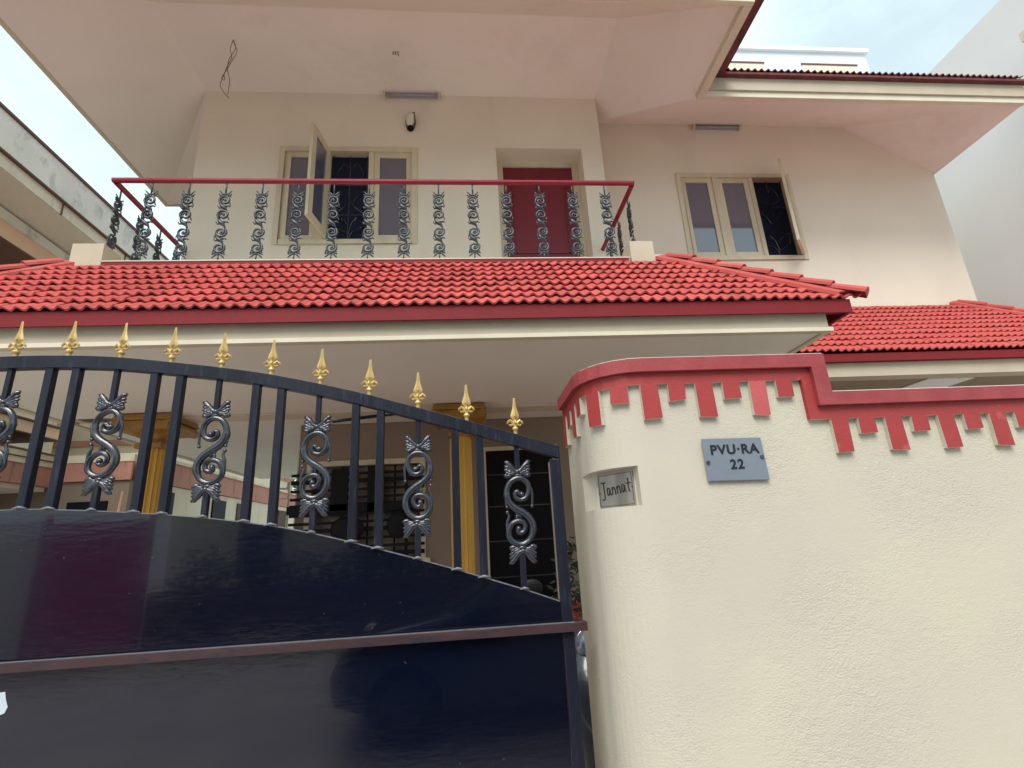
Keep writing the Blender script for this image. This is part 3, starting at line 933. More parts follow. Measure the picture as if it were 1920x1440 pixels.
for i in range(-6, 6):
    s = .02 + i * .0985
    lng = (i % 2 == 0)
    tooth(s, .4885, .366 if lng else .428, .061, M_redpale if i == 4 else M_redband)
for i in range(0, 36):
    X = 1.297 + i * .1008
    lng = (i % 2 == 0)
    tooth(X - CX, .3425, .225 if lng else .288, .062)

# number plate
pl = thing('number_plate', (.905, 1.665, .215), 'blue grey metal house number plate reading PVU RA 22 screwed to the cream wall', 'sign')
m = MB()
PXs = [(.791, .292), (.797, .146), (.803, .1405), (1.001, .144), (1.003, .150), (1.0005, .284), (.996, .290), (.800, .292)]
m.prismY([(x, z) for x, z in reversed([(.789, .291), (.999, .288), (1.0035, .145), (.790, .149)])], 1.668, 1.6715)
plate = m.build('plate', M_plate, pl, bevel=.0012)
for (x, z) in ((.799, .210), (.990, .2215)):
    MB().tube([(x, 1.664, z), (x, 1.669, z)], .0062, 12).build('screw', M_screw, pl, False)
def text_obj(txt, x, z, y, size, name, m_, parent, spacing=1., shear=0., sx=1., off=.0):
    cu = bpy.data.curves.new(name, 'FONT')
    cu.body = txt; cu.size = size; cu.extrude = .0006; cu.align_x = 'CENTER'; cu.space_character = spacing; cu.offset = off
    to = bpy.data.objects.new(name, cu)
    COL.objects.link(to)
    bpy.context.view_layer.update()
    me = bpy.data.meshes.new_from_object(to.evaluated_get(bpy.context.evaluated_depsgraph_get()))
    bpy.data.objects.remove(to)
    me.transform(Matrix.Translation((x, y, z)) @ Matrix.Rotation(PI / 2, 4, 'X') @ Matrix.Diagonal((sx, 1, 1, 1)))
    me.transform(Matrix.Translation(-org(parent)))
    me.materials.clear(); me.materials.append(m_)
    o_ = bpy.data.objects.new(name, me); COL.objects.link(o_); o_.parent = parent
    return o_
text_obj('PVU·RA', .898, .2365, 1.6668, .0445, 'lettering', M_text, pl, 1.13, sx=1.04, off=.0012)
text_obj('22', .899, .186, 1.6668, .0445, 'lettering', M_text, pl, 1.16, sx=1.0, off=.0012)

# name plate in the recess: a steel plate with hand-written letters
A_ = Vector((.466, 1.862, 0)); B_ = Vector((.559, 1.725, 0))
np_ = thing('name_plate', ((A_ + B_) / 2 + Vector((0, 0, .145))), 'small brushed steel name plate reading Jannat set inside the recess of the gatepost', 'sign')
dirv = (B_ - A_).normalized(); nrm = Vector((dirv.y, -dirv.x, 0))
if nrm.y > 0: nrm = -nrm
PW = (B_ - A_).length; PH = .118
def pp(u, v, o): q = A_ + dirv * (u * PW) + nrm * o; return (q.x, q.y, .087 + v * PH)
m = MB()
m.add([pp(u, v, o) for o in (.0, .004) for u, v in ((0.02, .02), (.98, .02), (.98, .98), (0.02, .98))],
      [(0, 1, 2, 3), (4, 5, 6, 7), (0, 1, 5, 4), (1, 2, 6, 5), (2, 3, 7, 6), (3, 0, 4, 7)])
m.build('plate', M_steel, np_)
m = MB()
for a, b in (((.05, .05), (.95, .05)), ((.95, .05), (.95, .95)), ((.95, .95), (.05, .95)), ((.05, .95), (.05, .05))):
    m.tube([pp(*a, .0045), pp(*b, .0045)], .0009, 4)
m.build('etched_border', M_etch, np_)
strokes = [  # J
    [(.11, .74), (.235, .745)], [(.185, .74), (.19, .5), (.20, .32), (.17, .24), (.11, .26)],
    # a
    [(.345, .55), (.29, .57), (.275, .45), (.29, .36), (.33, .40), (.35, .55), (.355, .42), (.385, .35)],
    # n
    [(.41, .58), (.415, .36)], [(.415, .50), (.45, .58), (.485, .52), (.50, .36)],
    # n
    [(.545, .60), (.55, .38)], [(.55, .52), (.585, .60), (.62, .54), (.64, .38)],
    # a
    [(.745, .60), (.69, .62), (.675, .50), (.69, .41), (.73, .45), (.75, .60), (.755, .47), (.785, .40)],
    # t
    [(.845, .80), (.85, .55), (.87, .39)], [(.795, .64), (.915, .65)]]
m = MB()
for st in strokes:
    q = smooth_path([pp(u, v, .005) for u, v in st], 4)
    m.tube(q, .0022, 5)
m.build('lettering', M_etch, np_)
m = MB()
for u, v in ((.06, .44), (.945, .53)): m.ball(pp(u, v, .005), .003, 8, 6)
m.build('screw', M_screw, np_)

# ------------------------------------------------------------------ the gate
GYP = 1.95
gate = thing('gate', (-.9, GYP, GZ), 'black steel gate with arched top rail, cast scroll panels and gold spear finials', 'gate')
topc = [(-1.30, .330), (-1.15, .358), (-1.0, .378), (-.87, .3845), (-.759, .3835), (-.668, .378), (-.574, .366), (-.482, .353), (-.385, .336), (-.286, .313), (-.196, .289), (-.102, .260), (-.001, .229), (.095, .198), (.180, .170)]
botc = [(-1.30, .03), (-1.0, .082), (-.824, .0965), (-.72, .092), (-.614, .0825), (-.49, .068), (-.363, .047), (-.27, .025), (-.176, -.002), (-.08, -.031), (.015, -.062), (.10, -.091), (.180, -.121)]
def sm(tab):
    pts = smooth_path([(a, b, 0) for a, b in tab], 5)
    return [(p.x, p.y) for p in pts]
topc = sm(topc); botc = sm(botc)
XL, XR = -1.20 * GYP, .179 * GYP
def gtop(x): return interp(topc, x / GYP) * GYP
def gbot(x): return interp(botc, x / GYP) * GYP
RT = .048        # rail depth
D = .035
def strip(mb, fn_lo, fn_hi, x0, x1, y0, y1, n=48):
    xs = [x0 + (x1 - x0) * i / n for i in range(n + 1)]
    vs = []
    for x in xs:
        a, b = fn_lo(x), fn_hi(x)
        vs += [(x, y0, a), (x, y1, a), (x, y1, b), (x, y0, b)]
    fs = [(0, 1, 2, 3), tuple(4 * n + q for q in (3, 2, 1, 0))]
    for i in range(n):
        a = 4 * i; b = a + 4
        fs += [(a, b, b + 1, a + 1), (a + 1, b + 1, b + 2, a + 2), (a + 2, b + 2, b + 3, a + 3), (a + 3, b + 3, b, a)]
    mb.add(vs, fs)
m = MB(); strip(m, lambda x: gtop(x) - RT, gtop, XL, XR, GYP - D / 2, GYP + D / 2)
m.build('top_rail', M_bar, gate, bevel=.002)
m = MB()
m.box(XR - .040, XR, GYP - D / 2 + .001, GYP + D / 2 - .001, GZ + .08, gtop(XR) - RT - .0)
m.build('end_post', M_bar, gate, bevel=.003)
m = MB(); m.box(XL, XL + .04, GYP - D / 2 + .001, GYP + D / 2 - .001, GZ + .08, gtop(XL) - RT); m.build('end_post', M_bar, gate, bevel=.003)
# thin pale primer strip on the inner edge of the end post
m = MB(); m.box(XR - .0445, XR - .0405, GYP - .006, GYP + .008, gbot(XR - .05) + .004, gtop(XR) - RT - .01); m.build('post_seam', M_wire, gate)
ZR = -.148 * GYP      # top of the middle rail
m = MB(); strip(m, lambda x: ZR + .004, gbot, XL + .0, XR - .0, GYP - .006, GYP - .003)
# give the sheet visible thickness behind
strip(m, lambda x: ZR + .004, lambda x: gbot(x) - .003, XL, XR - .001, GYP - .0029, GYP + .004)
m.build('upper_panel', M_gate, gate)
m = MB(); strip(m, lambda x: gbot(x) + .0003, lambda x: gbot(x) + .0035, XL + .04, XR - .04, GYP - .007, GYP + .012); m.build('panel_edge', M_weld, gate)
m = MB(); m.box(XL + .04, XR - .041, GYP - .004, GYP + .004, GZ + .14, ZR - .024); m.build('lower_panel', M_gate, gate)
m = MB(); m.box(XL, XR + .045, GYP - .034, GYP + .006, ZR - .026, ZR + .003); m.build('middle_rail', M_rust, gate, bevel=.002)
m = MB(); m.box(XL, XR, GYP - .0345, GYP - .026, ZR + .0032, ZR + .0052); m.build('rail_lip', M_weld, gate)
m = MB(); m.box(XL, XR - .04, GYP - .02, GYP + .02, GZ + .08, GZ + .14); m.build('bottom_rail', M_bar, gate)
# bars and ornaments
SP = .0955 * GYP
X0 = .095 * GYP
welds = MB()
def bar(x, wd, y=GYP):
    mb = MB()
    zb, zt2 = gbot(x) + .002, gtop(x) - RT + .002
    mb.box(x - wd / 2, x + wd / 2, y - wd / 2, y + wd / 2, zb, zt2)
    mb.build('bar', M_bar, gate, bevel=.0025)
    welds.tube([(x - wd * .8, GYP - wd / 2, zb + .002), (x, GYP - wd * .6, zb + .006), (x + wd * .8, GYP - wd / 2, zb + .001)], [.003, .005, .003], 6)
# cast ornament, drawn flat in x,z then given rounded section; one mesh each way round
K_ = .000392
def OP(px, py, y=0.):
    # px,py in drawing units; origin at drawing (270, 650)
    return ((px - 268 - (py - 650) * .055) * K_, y, -(py - 650) * K_)
def ornament_meshes():
    s = MB()
    main = [(285, 505), (262, 492), (240, 470), (222, 492), (232, 528), (275, 548), (322, 532), (352, 480), (347, 410), (302, 357), (250, 343), (192, 365), (153, 420), (143, 490), (163, 560), (215, 615), (288, 662), (350, 712), (388, 780), (388, 850), (352, 920), (285, 953), (212, 932), (168, 880), (166, 815), (195, 765), (243, 742), (292, 750), (320, 788), (310, 832), (276, 850), (250, 835), (258, 808)]
    q = smooth_path([OP(a, b) for a, b in main], 4)
    n = len(q)
    rad = []
    for i in range(n):
        t = i / (n - 1)
        base_ = .0118 - .0032 * abs(t - .5) * 2
        if .40 < t < .60: base_ += .002
        rad.append(base_)
    s.tube(q, rad, 8)
    s.ball(OP(285, 500), .0105, 10, 8); s.ball(OP(256, 812), .0105, 10, 8)
    # highlight rib along the face
    s.tube([Vector(p) + Vector((0, -.0098, 0)) for p in q], [.0032] * n, 5)
    for st, ra in (([(356, 420), (380, 480), (386, 560), (384, 612)], [.006, .006, .005, .004]),
                   ([(150, 470), (135, 560), (146, 610)], [.006, .005, .004]),
                   ([(160, 850), (148, 760), (165, 700), (152, 660)], [.007, .006, .005, .004]),
                   ([(230, 628), (240, 665), (246, 700), (238, 735)], [.006, .006, .006, .006]),
                   ([(268, 650), (270, 690), (278, 720)], [.006, .006, .004])):
        qq = smooth_path([OP(a, b, -.001) for a, b in st], 3)
        rr = [ra[min(len(ra) - 1, int(i / (len(qq) - 1) * (len(ra) - 1) + .5))] for i in range(len(qq))]
        s.tube(qq, rr, 6)
    for a, b, r_ in ((384, 612, .0068), (146, 612, .0062), (150, 660, .0075), (240, 700, .006)):
        s.ball(OP(a, b, -.001), r_, 8, 6)
    # collars above and below
    s.ball(OP(252, 318), .011, 10, 6, (1.6, 1, .8)); s.ball(OP(290, 982), .011, 10, 6, (1.6, 1, .8))
    # leaf crowns
    for (cx_, cy_, sy) in ((243, 285, 1), (297, 1012, -1)):
        for sx in (-1, 1):
            def L_(u, v, o=-.002): return OP(cx_ + sx * u * .88, cy_ - sy * v * .92, o)
            for st, ra in (([(0, 0), (35, 12), (70, 50), (110, 95), (142, 112)], [.009, .0095, .0095, .008, .004]),
                           ([(20, -4), (70, 18), (105, 48), (140, 66)], [.008, .008, .0065, .004]),
                           ([(25, -8), (75, -2), (110, 18), (142, 30)], [.008, .008, .006, .004]),
                           ([(30, -12), (75, -24), (105, -12), (128, -2)], [.008, .0075, .006, .005]),
                           ([(60, -20), (95, -42), (124, -36), (130, -18)], [.006, .007, .007, .005])):
                qq = smooth_path([L_(a, b) for a, b in st], 3)
                rr = [1.2 * ra[min(len(ra) - 1, int(i / (len(qq) - 1) * (len(ra) - 1) + .5))] for i in range(len(qq))]
                s.tube(qq, rr, 6)
            qq = smooth_path([L_(a, b, -.010) for a, b in ((0, 2), (40, 18), (80, 62), (125, 100))], 3)
            s.tube(qq, .0022, 5)
        s.ball(OP(cx_, cy_, -.006), .010, 8, 6)
    return s
om = ornament_meshes()
mirror = MB(); mirror.v = [(-x, y, z) for x, y, z in om.v]; mirror.f = list(om.f)
me_s = mesh_of(om, 'scroll_ornament', M_orn, True)
me_z = mesh_of(mirror, 'scroll_ornament', M_orn, True)
OC = {0: .051, 1: .108, 2: .154, 3: .190, 4: .211, 5: .222}
go = org(gate)
i = 0
for k in range(0, 13):
    x = X0 - k * SP
    if x < XL + .08: break
    if k % 2 == 0:
        j = k // 2
        zt2, zb = gtop(x) - RT + .002, gbot(x) + .002
        zc = (OC.get(j) * GYP if j in OC else (zt2 + zb) / 2)
        inst('scroll_ornament', me_s if j % 2 == 0 else me_z, (x - go[0], GYP - go[1], zc - go[2]), gate)
        m = MB()
        ztc = zc + .365 * K_ / .00039 * .39 if False else zc + .143
        m.box(x - .009, x + .009, GYP - .009, GYP + .009, ztc, zt2)
        m.build('ornament_rod', M_bar, gate, bevel=.002)
        m = MB()
        m.box(x - .010, x + .010, GYP - .010, GYP + .010, zb, zc - .143)
        m.build('ornament_rod', M_bar, gate, bevel=.002)
        welds.tube([(x - .016, GYP - .012, zb + .002), (x, GYP - .015, zb + .006), (x + .016, GYP - .012, zb + .001)], [.003, .005, .003], 6)
    else:
        for dx in (-.0238, .0238):
            bar(x + dx * GYP, .028)
welds.build('weld_bead', M_weld, gate, True, kind='stuff')
# finials: gold spear heads
def finial_mesh():
    s = MB()
    s.lathe((0, 0, 0), [(0, -.01), (.0075, -.01), (.0075, .012), (.0085, .016), (.0115, .020), (.0125, .024), (.010, .030), (.006, .033), (.0055, .042), (.007, .050), (.006, .056)], 10)
    # leaves at the waist
    for a in (0, PI):
        c, s_ = math.cos(a), math.sin(a)
        for st, ra in (([(0, .040), (.010, .050), (.019, .058), (.027, .051), (.031, .044)], [.005, .0062, .0062, .005, .0022]),
                       ([(.002, .040), (.011, .040), (.019, .038), (.024, .042)], [.005, .005, .0045, .003])):
            s.tube([(u * c, u * s_, v) for u, v in st], ra, 6)
    for a in (PI / 2, -PI / 2):
        s.tube([(0, math.sin(a) * u, v) for u, v in ((.0, .040), (.007, .050), (.012, .054), (.014, .046))], [.004, .005, .004, .002], 6)
    # blade: four-sided spear with rounded shoulders
    prof = [(.0055, .054), (.010, .062), (.0165, .070), (.0175, .076), (.0145, .086), (.0100, .100), (.0068, .116), (.0052, .132), (.0042, .146), (.0032, .1485), (0, .149)]
    vs = []; fs = []
    for (r_, z) in prof:
        for k in range(8):
            a = PI / 4 * k
            f_ = (1, .62)[k % 2]
            vs.append((r_ * f_ * math.cos(a), r_ * f_ * .62 * math.sin(a), z))
    for j in range(len(prof) - 1):
        for k in range(8):
            fs.append((j * 8 + k, j * 8 + (k + 1) % 8, (j + 1) * 8 + (k + 1) % 8, (j + 1) * 8 + k))
    s.add(vs, fs)
    s.ball((0, -.008, .074), .0045, 6, 5)
    return mesh_of(s, 'finial', M_gold, False)
fm = finial_mesh()
for k in range(0, 13):
    x = X0 - k * SP
    if x < XL + .05: break
    inst('finial', fm, (x - go[0], GYP - go[1], gtop(x) - .002 - go[2]), gate, (random.uniform(-.02, .02), random.uniform(-.02, .02), random.uniform(-.12, .12)))
# rod behind the gate, paper scrap
m = MB(); m.tube([(-.52, GYP + .05, .475), (-.20, GYP + .05, .505)], .007, 8); m.build('stay_rod', M_bar, gate)
m = MB(); m.prismY([(-1.51, -.375), (-1.468, -.372), (-1.462, -.392), (-1.452, -.415), (-1.458, -.432), (-1.478, -.438), (-1.50, -.437)], GYP - .0055, GYP - .0042); m.build('sticker_scrap', M_sticker, gate)
m = MB(); m.prismY([(-1.50, -.502), (-1.47, -.500), (-1.475, -.512), (-1.49, -.512)], GYP - .0055, GYP - .0042); m.build('sticker_scrap', M_sticker, gate)

# ------------------------------------------------------------------ things behind the gate
st = thing('parked_scooter', (.60, 3.1, GZ), 'dark grey scooter parked behind the gate beside the cream pillar', 'scooter')
def wheel(y):
    mb = MB()
    for k in range(20):
        pass
    pts = [(.60, y + .20 * math.cos(2 * PI * k / 20), GZ + .30 + .20 * math.sin(2 * PI * k / 20)) for k in range(21)]
    mb.tube(pts, .055, 8, cap=False)
    w_ = mb.build('wheel', M_rubber, st, True)
    MB().tube([(.57, y, GZ + .30), (.63, y, GZ + .30)], .13, 16).build('rim', M_chrome, w_)
wheel(2.75); wheel(3.85)
m = MB()
m.tube([(.60, 2.86, GZ + .42), (.60, 2.98, GZ + .75), (.60, 3.04, GZ + 1.0)], [.10, .15, .08], 12)
m.tube([(.60, 3.05, GZ + .38), (.60, 3.35, GZ + .34), (.60, 3.55, GZ + .5), (.60, 3.95, GZ + .62), (.60, 4.15, GZ + .62)], [.12, .12, .16, .15, .06], 12)
m.build('body', M_scoot, st, True)
m = MB(); m.tube([(.60, 3.42, GZ + .72), (.60, 3.6, GZ + .78), (.60, 3.95, GZ + .80), (.60, 4.1, GZ + .80)], [.08, .11, .10, .05], 10, flat=.6); m.build('seat', M_rubber, st, True)
m = MB(); m.tube([(.28, 3.06, GZ + 1.02), (.45, 3.02, GZ + 1.04), (.60, 3.02, GZ + 1.02), (.75, 3.02, GZ + 1.04), (.92, 3.06, GZ + 1.02)], .016, 8); m.build('handlebar', M_chrome, st)
MB().ball((.60, 2.95, GZ + .95), .075, 12, 8).build('headlight', M_glass, st, True)
for s_ in (-1, 1):
    m = MB(); m.tube([(.60 + s_ * .2, 3.02, GZ + 1.04), (.60 + s_ * .26, 3.02, GZ + 1.2)], .006, 6); m.ball((.60 + s_ * .27, 3.02, GZ + 1.24), .05, 10, 8, (1.2, .3, .9)); m.build('mirror', M_black, st)
def leaf_cloud(mb, c, rad, n, sz, rng):
    for _ in range(n):
        while True:
            p = Vector((rng.uniform(-1, 1), rng.uniform(-1, 1), rng.uniform(-1, 1)))
            if .25 < p.length < 1: break
        q = Vector((c[0] + p.x * rad[0], c[1] + p.y * rad[1], c[2] + p.z * rad[2]))
        a = Vector((rng.uniform(-1, 1), rng.uniform(-1, 1), rng.uniform(-.4, .6))).normalized()
        b = a.orthogonal().normalized()
        s_ = sz * rng.uniform(.6, 1.3)
        mb.add([q - a * s_, q + b * s_ * .35, q + a * s_, q - b * s_ * .35], [(0, 1, 2, 3)])
pt = thing('potted_plant', (.93, 4.62, GZ + .08), 'leafy dark green potted plant behind the gate post', 'plant')
rng = random.Random(3)
m = MB(); m.lathe((.93, 4.62, GZ + .08), [(0, 0), (.14, 0), (.20, .34), (.22, .34), (.22, .38), (.18, .38), (0, .36)], 16); m.build('pot', M_pot, pt)
m = MB(); m.tube([(.93, 4.62, GZ + .4), (.92, 4.6, GZ + 1.1)], .018, 6); m.build('stem', M_bark, pt)
m = MB(); leaf_cloud(m, (.92, 4.62, GZ + 1.1), (.26, .26, .42), 300, .05, rng); m.build('foliage', M_dleaf, pt)
o = MB().box(.62, 1.6, 5.2, 5.5, GZ + .45, GZ + .86).build('red_planter', M_redstep, None)
tag(o, 'red oxide masonry planter box behind the gate beside the pillar', 'planter')

# ------------------------------------------------------------------ left neighbour
nb = thing('neighbour_house', (-7, 8, GZ), 'weathered cream and peach neighbouring house with projecting concrete slabs on the left', 'house')
m = MB(); m.box(-14, -8.05, 2, 10.6, GZ, 5.45)
m.build('wall', M_ncream, nb)
m = MB(); m.box(-14, -6.5, 1.5, 11.0, 5.735, 6.30); m.build('parapet', M_nconc, nb)
m = MB(); m.box(-14, -6.47, 1.47, 11.03, 6.303, 6.345); m.build('parapet_cap', M_line, nb)
m = MB(); m.box(-14, -6.49, 1.49, 11.01, 5.705, 5.733); m.build('drip_moulding', M_line, nb)
m = MB(); m.box(-14, -6.54, 1.54, 10.96, 5.50, 5.703)
m.build('slab', M_ncream, nb)
for yy in (3, 4.6, 6.2, 7.8, 9.4):
    MB().box(-6.56, -6.532, yy, yy + .03, 5.498, 5.70).build('slab_joint', M_line, nb)
m = MB(); m.box(-14, -6.56, 1.56, 10.9, 5.485, 5.499); m.build('soffit', M_nsoff, nb)
m = MB(); m.box(-8.05, -7.20, 1.8, 10.5, 5.28, 5.44); m.box(-8.05, -7.50, 1.8, 10.5, 5.44, 5.484); m.build('cornice', M_nconc, nb)
m = MB(); m.box(-8.05, -7.24, 1.8, 10.5, 5.00, 5.277); m.build('peach_band', M_peach, nb)
m = MB(); m.box(-8.05, -7.22, 1.79, 10.52, 4.975, 4.998); m.build('moulding_line', M_line, nb)
# lower parts seen through the gate
m = MB(); m.box(-8.0, -6.9, 1.8, 9.2, 2.02, 2.20); m.build('peach_sill_band', M_peach, nb)
m = MB(); m.box(-8.0, -6.88, 1.8, 9.22, 2.00, 2.018); m.box(-8.0, -6.86, 1.8, 9.24, 2.205, 2.23); m.build('moulding_line', M_line, nb)
m = MB()
m.box(-8.0, -6.5, 1.5, 8.8, 1.46, 1.64); m.build('ledge', M_ncream, nb)
m = MB(); m.box(-8.0, -6.48, 1.48, 8.82, 1.642, 1.665); m.box(-8.0, -6.48, 1.48, 8.82, 1.54, 1.555); m.build('moulding_line', M_line, nb)
m = MB(); m.box(-8.0, -6.52, 1.5, 8.8, 1.17, 1.455); m.build('pink_band', M_pink, nb)
m = MB(); m.box(-9.5, -6.6, 1.6, 8.7, 1.10, 1.165); m.build('porch_soffit', M_nsoff, nb)
m = MB(); m.box(-8.04, -8.0, 2.0, 8.6, GZ, 1.09); m.build('porch_shade_sheet', M_dark, nb)  # flat dark sheet standing in for the shade inside the porch
m = MB(); m.box(-14, -5.42, 8.82, 9.0, GZ, 1.24)
m.build('annexe_front_wall', M_gfwall, nb)
m = MB(); m.box(-6.52, -5.40, 8.78, 8.815, 1.25, 1.54); m.build('pink_band', M_pink, nb)
m = MB(); m.box(-6.5, -5.38, 8.77, 8.9, 1.545, 1.66); m.build('ledge', M_ncream, nb)
for (a, b, zb, zt2) in ((-6.30, -5.70, .55, .93),):
    w_ = MB().box(a, b, 8.80, 8.818, zb, zt2).build('window', M_dark, nb)
m = MB(); m.box(-14, -5.42, 9.0, 19, GZ, 1.26); m.build('annexe_wall', M_ncream, nb)
m = MB(); m.box(-14, -5.38, 9.0, 19, 1.27, 1.66); m.build('pink_parapet', M_pink, nb)
m = MB(); m.box(-14, -5.34, 9.0, 19, 1.665, 1.72); m.build('parapet_cap', M_ncream, nb)
for (y0_, y1_) in ((9.2, 10.1), (11.6, 12.2), (12.8, 13.2), (15.5, 16.3)):
    w_ = MB().box(-5.42, -5.39, y0_, y1_, .1 if y0_ < 10 else GZ, 1.15).build('window', M_doordk if y0_ < 12.5 else M_bark, nb)
m = MB(); m.box(-14, -6.2, 11.2, 19, 1.6, 3.6); m.build('rear_block', M_ncream, nb)
m = MB(); m.box(-14, -6.15, 11.15, 19, 3.3, 3.7); m.box(-14, -6.15, 11.15, 19, 2.3, 2.42); m.build('rear_band', M_pink, nb)
# rusty pole and white pipe frame
o = MB().tube([(-4.15, 6.4, GZ), (-4.02, 6.45, .78)], .018, 8).build('leaning_pole', M_peach, None)
tag(o, 'thin leaning orange brown pole in front of the neighbouring house', 'pole')
pf = thing('pipe_frame', (-2.4, 7.0, GZ), 'white bent pipe frame standing beyond the porch', 'frame')
MB().tube(smooth_path([(-2.52, 7.0, GZ), (-2.52, 7.0, .70), (-2.50, 7.0, .78), (-2.36, 7.0, .78), (-2.33, 7.0, .70), (-2.33, 7.0, GZ)], 4), .014, 8).build('pipe', M_pipe, pf)
MB().tube([(-2.52, 7.0, .66), (-2.33, 7.0, .66)], .009, 8).build('crossbar', M_pipe, pf)
def tree(x, y, h, r, label, seed, n=2600, sz=.16):
    t = thing('tree', (x, y, GZ), label, 'tree', None)
    rg_ = random.Random(seed)
    mb = MB(); mb.tube([(x, y, GZ), (x + .1, y, GZ + h * .45), (x, y + .1, GZ + h * .75)], [.16, .11, .05], 8)
    for k in range(6):
        a = k * 1.05
        mb.tube([(x, y, GZ + h * (.4 + .05 * k)), (x + r * .6 * math.cos(a), y + r * .6 * math.sin(a), GZ + h * (.62 + .05 * k))], [.05, .015], 6)
    mb.build('trunk', M_bark, t)
    mb = MB()
    for k in range(9):
        c = (x + rg_.uniform(-.6, .6) * r, y + rg_.uniform(-.6, .6) * r, GZ + h * rg_.uniform(.55, .95))
        q = r * rg_.uniform(.35, .6)
        leaf_cloud(mb, c, (q, q, q * .8), n // 9, sz, rg_)
    mb.build('crown', M_leaf, t)
tree(-5.0, 21, 5.0, 2.2, 'bright green tree far behind the annexe seen through the gate', 5)

# ------------------------------------------------------------------ right neighbour and building behind
rn = thing('side_building', (9, 6, GZ), 'plain pale grey windowless side wall of the tall building on the right', 'building')
MB().box(8.7, 13, 1.5, 16, GZ, 7.84).build('wall', M_nwhite, rn)
MB().prismX([(3.2, 6.55), (5.15, 6.55), (5.15, 6.70), (3.2, 6.70)], 8.25, 8.699).build('sunshade', M_beige, rn)
fb = thing('far_building', (17, 15, GZ), 'white flat roofed building rising behind the tiled eave', 'building')
FY = 15.
m = MB(); m.box(8, 16.6, FY, FY + 8, GZ, 18.15); m.build('wall', M_far, fb)
MB().box(7.9, 16.7, FY - .12, FY + 8.1, 18.155, 18.33).build('parapet_cap', M_nwhite, fb)
for (a, b) in ((10.0, 12.1), (13.75, 16.05)):
    w_ = MB().box(a, b, FY - .02, FY + .0, 14.5, 17.5).build('balcony_panel', M_beige, fb)
    MB().box(a - .05, b + .05, FY - .05, FY - .021, 17.5, 17.56).build('panel_edge', M_line, w_)

# ------------------------------------------------------------------ the other side of the lane (mirrored in the gate paint)
o = MB().box(-30, -7.5, -6.3, -6.1, GZ, .75).build('opposite_wall', M_nwhite, None); tag(o, 'grey boundary wall across the lane behind the viewer', 'wall')
og = thing('opposite_gate', (-6.6, -6.2, GZ), 'maroon sheet metal gate across the lane behind the viewer', 'gate')
MB().box(-7.45, -6.61, -6.25, -6.2, GZ + .05, .70).build('gate_leaf', M_ogate, og)
MB().box(-6.60, -5.75, -6.25, -6.2, GZ + .05, .70).build('gate_leaf', M_ogate, og)
MB().box(-7.49, -7.455, -6.3, -6.15, GZ, .85).build('gate_post', M_ogate, og); MB().box(-5.74, -5.7, -6.3, -6.15, GZ, .85).build('gate_post', M_ogate, og)
o = MB().box(-5.6, 20, -6.35, -6.15, GZ, -.55).build('low_wall', M_lat, None); tag(o, 'low boundary wall topped by a hedge across the lane behind the viewer', 'wall')
hd = MB()
rg2 = random.Random(21)
for k in range(46):
    leaf_cloud(hd, (-5.2 + k * .28, -6.6 + rg2.uniform(-.1, .1), -.35 + rg2.uniform(-.12, .15)), (.34, .34, .45), 110, .09, rg2)
o = hd.build('hedge', M_leaf, None, kind='stuff'); tag(o, 'dark clipped hedge across the lane behind the viewer', 'hedge')
oh = thing('opposite_house', (0, -14, GZ), 'pale house across the lane behind the viewer', 'house')
MB().box(-9, 3, -20, -13, GZ, 3.6).build('wall', M_ncream, oh)
MB().prismX([(-21, 3.6), (-12.2, 3.6), (-16.5, 6.0)], -9.6, 3.6).build('roof', M_tiledk, oh)
for a in (-7, -3.4, .2):
    w_ = MB().box(a, a + 1.3, -13.0, -12.96, -.6, .9).build('window', M_dark, oh)
tree(5.5, -10, 6.0, 2.8, 'bushy tree across the lane behind the viewer', 11, 3000, .2)
tree(-1.8, -9.2, 3.6, 1.7, 'small garden tree across the lane behind the viewer', 12, 2400, .16)
tree(1.6, -8.6, 4.4, 2.2, 'rounded mango tree across the lane behind the viewer', 13, 3000, .18)

# unseen hatchback, added so the right half of the gate mirrors something dark
car = thing('reflection_car', (1.0, -2.0, GZ), 'unseen dark blue hatchback added behind the viewer for the dark reflection in the gate', 'car')
M_carp = mat('navy_car_paint', (.006, .014, .045), .15, coat=1.)
cx0 = -1.15
def cs(prof_y, pts):       # profile in x,z swept across with a narrower cabin
    pass
def loft(sections):
    vs = []; fs = []
    n = len(sections[0])
    for sct in sections: vs += sct
    for j in range(len(sections) - 1):
        for k in range(n):
            fs.append((j * n + k, j * n + (k + 1) % n, (j + 1) * n + (k + 1) % n, (j + 1) * n + k))
    fs += [tuple(range(n - 1, -1, -1)), tuple(range((len(sections) - 1) * n, len(sections) * n))]
    return vs, fs
bodyp = [(-1.15, .32), (-1.18, .52), (-1.08, .70), (-.80, .82), (-.15, .93), (.55, 1.40), (.95, 1.50), (1.9, 1.47), (2.5, 1.32), (2.72, .95), (2.78, .55), (2.74, .32), (2.4, .22), (-.85, .22)]
secs = []
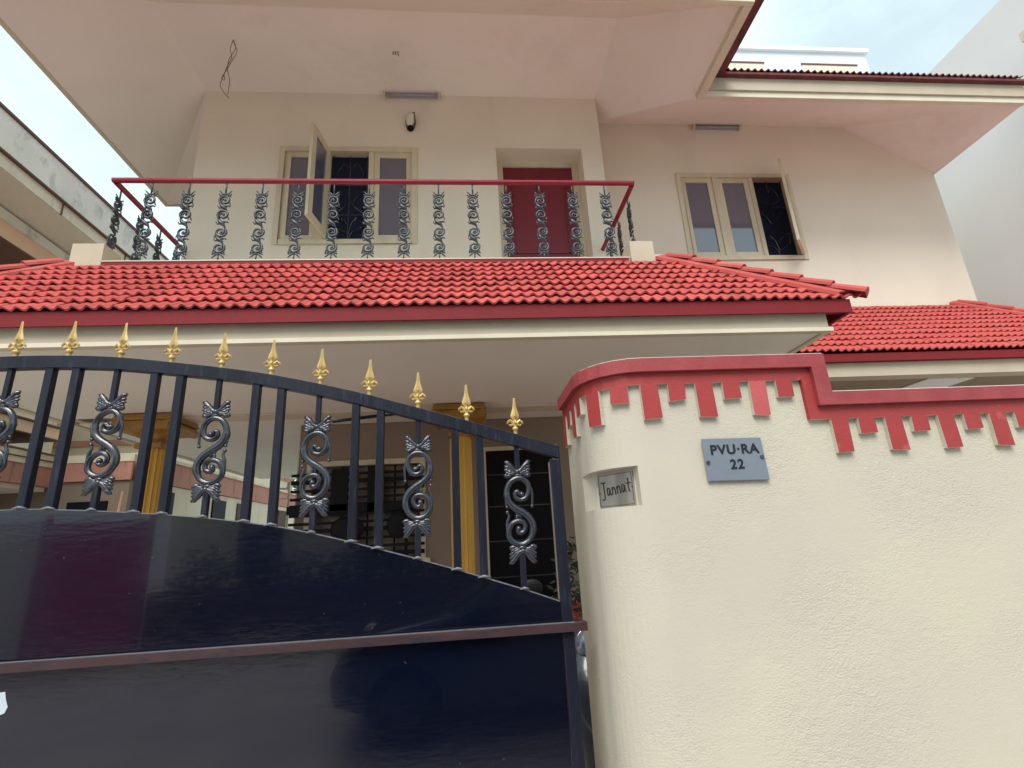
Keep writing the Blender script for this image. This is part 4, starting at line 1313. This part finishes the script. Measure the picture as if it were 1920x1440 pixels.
for (yy, sc_, top_) in ((-2.78, .97, .93), (-2.72, .99, 1.0), (-2.3, 1.0, 1.0), (-1.7, 1.0, 1.0), (-1.28, .99, 1.0), (-1.22, .97, .93)):
    q = []
    for (px_, pz_) in bodyp:
        inward = max(0, pz_ - .93) * .32
        y2 = -2.0 + (yy + 2.0) * (1 - inward)
        q.append((.8 + (px_ - .8) * sc_, y2, GZ + .22 + (pz_ - .22) * top_))
    secs.append(q)
mb = MB(); v_, f_ = loft(secs); mb.add(v_, f_); mb.build('body', M_carp, car, bevel=.02)
for sy in (-1, 1):
    yy = -2.0 + sy * .70
    for poly in ([(.12, .98), (.62, 1.34), (1.15, 1.38), (1.15, .97)], [(1.22, .97), (1.22, 1.38), (1.85, 1.36), (2.3, 1.22), (2.45, 1.0)]):
        mb = MB(); mb.add([(a, yy + sy * (.055 - (b - .97) * .18) + o_, GZ + b) for o_ in (0, .012 * sy) for a, b in poly], [tuple(range(len(poly))), tuple(range(len(poly), 2 * len(poly)))] + [(k, (k + 1) % len(poly), len(poly) + (k + 1) % len(poly), len(poly) + k) for k in range(len(poly))])
        mb.build('side_window', M_glass, car)
mb = MB(); mb.add([(-.13, -2.62, GZ + .955), (-.13, -1.38, GZ + .955), (.50, -1.46, GZ + 1.385), (.50, -2.54, GZ + 1.385)], [(0, 1, 2, 3)]); mb.v = [(x - .012, y, z + .012) for x, y, z in mb.v]; mb.build('windscreen', M_glass, car)
for xx in (-.55, 2.05):
    for yy in (-2.70, -1.30):
        sg = -1 if yy < -2 else 1
        pts = [(xx + .24 * math.cos(2 * PI * k / 20), yy + .03 * sg, GZ + .30 + .24 * math.sin(2 * PI * k / 20)) for k in range(21)]
        wb = MB().tube(pts, .075, 8, cap=False).build('wheel', M_rubber, car, True)
        MB().tube([(xx, yy + .02 * sg, GZ + .30), (xx, yy + .085 * sg, GZ + .30)], .17, 16).build('rim', M_scoot, wb)
for yy in (-2.6, -1.4):
    MB().ball((-1.06, yy, GZ + .66), .11, 10, 8, (.8, 1, .7)).build('headlight', M_lampg, car, True)

# the whole car sits half a metre nearer than it was drawn
car.location.y += .45
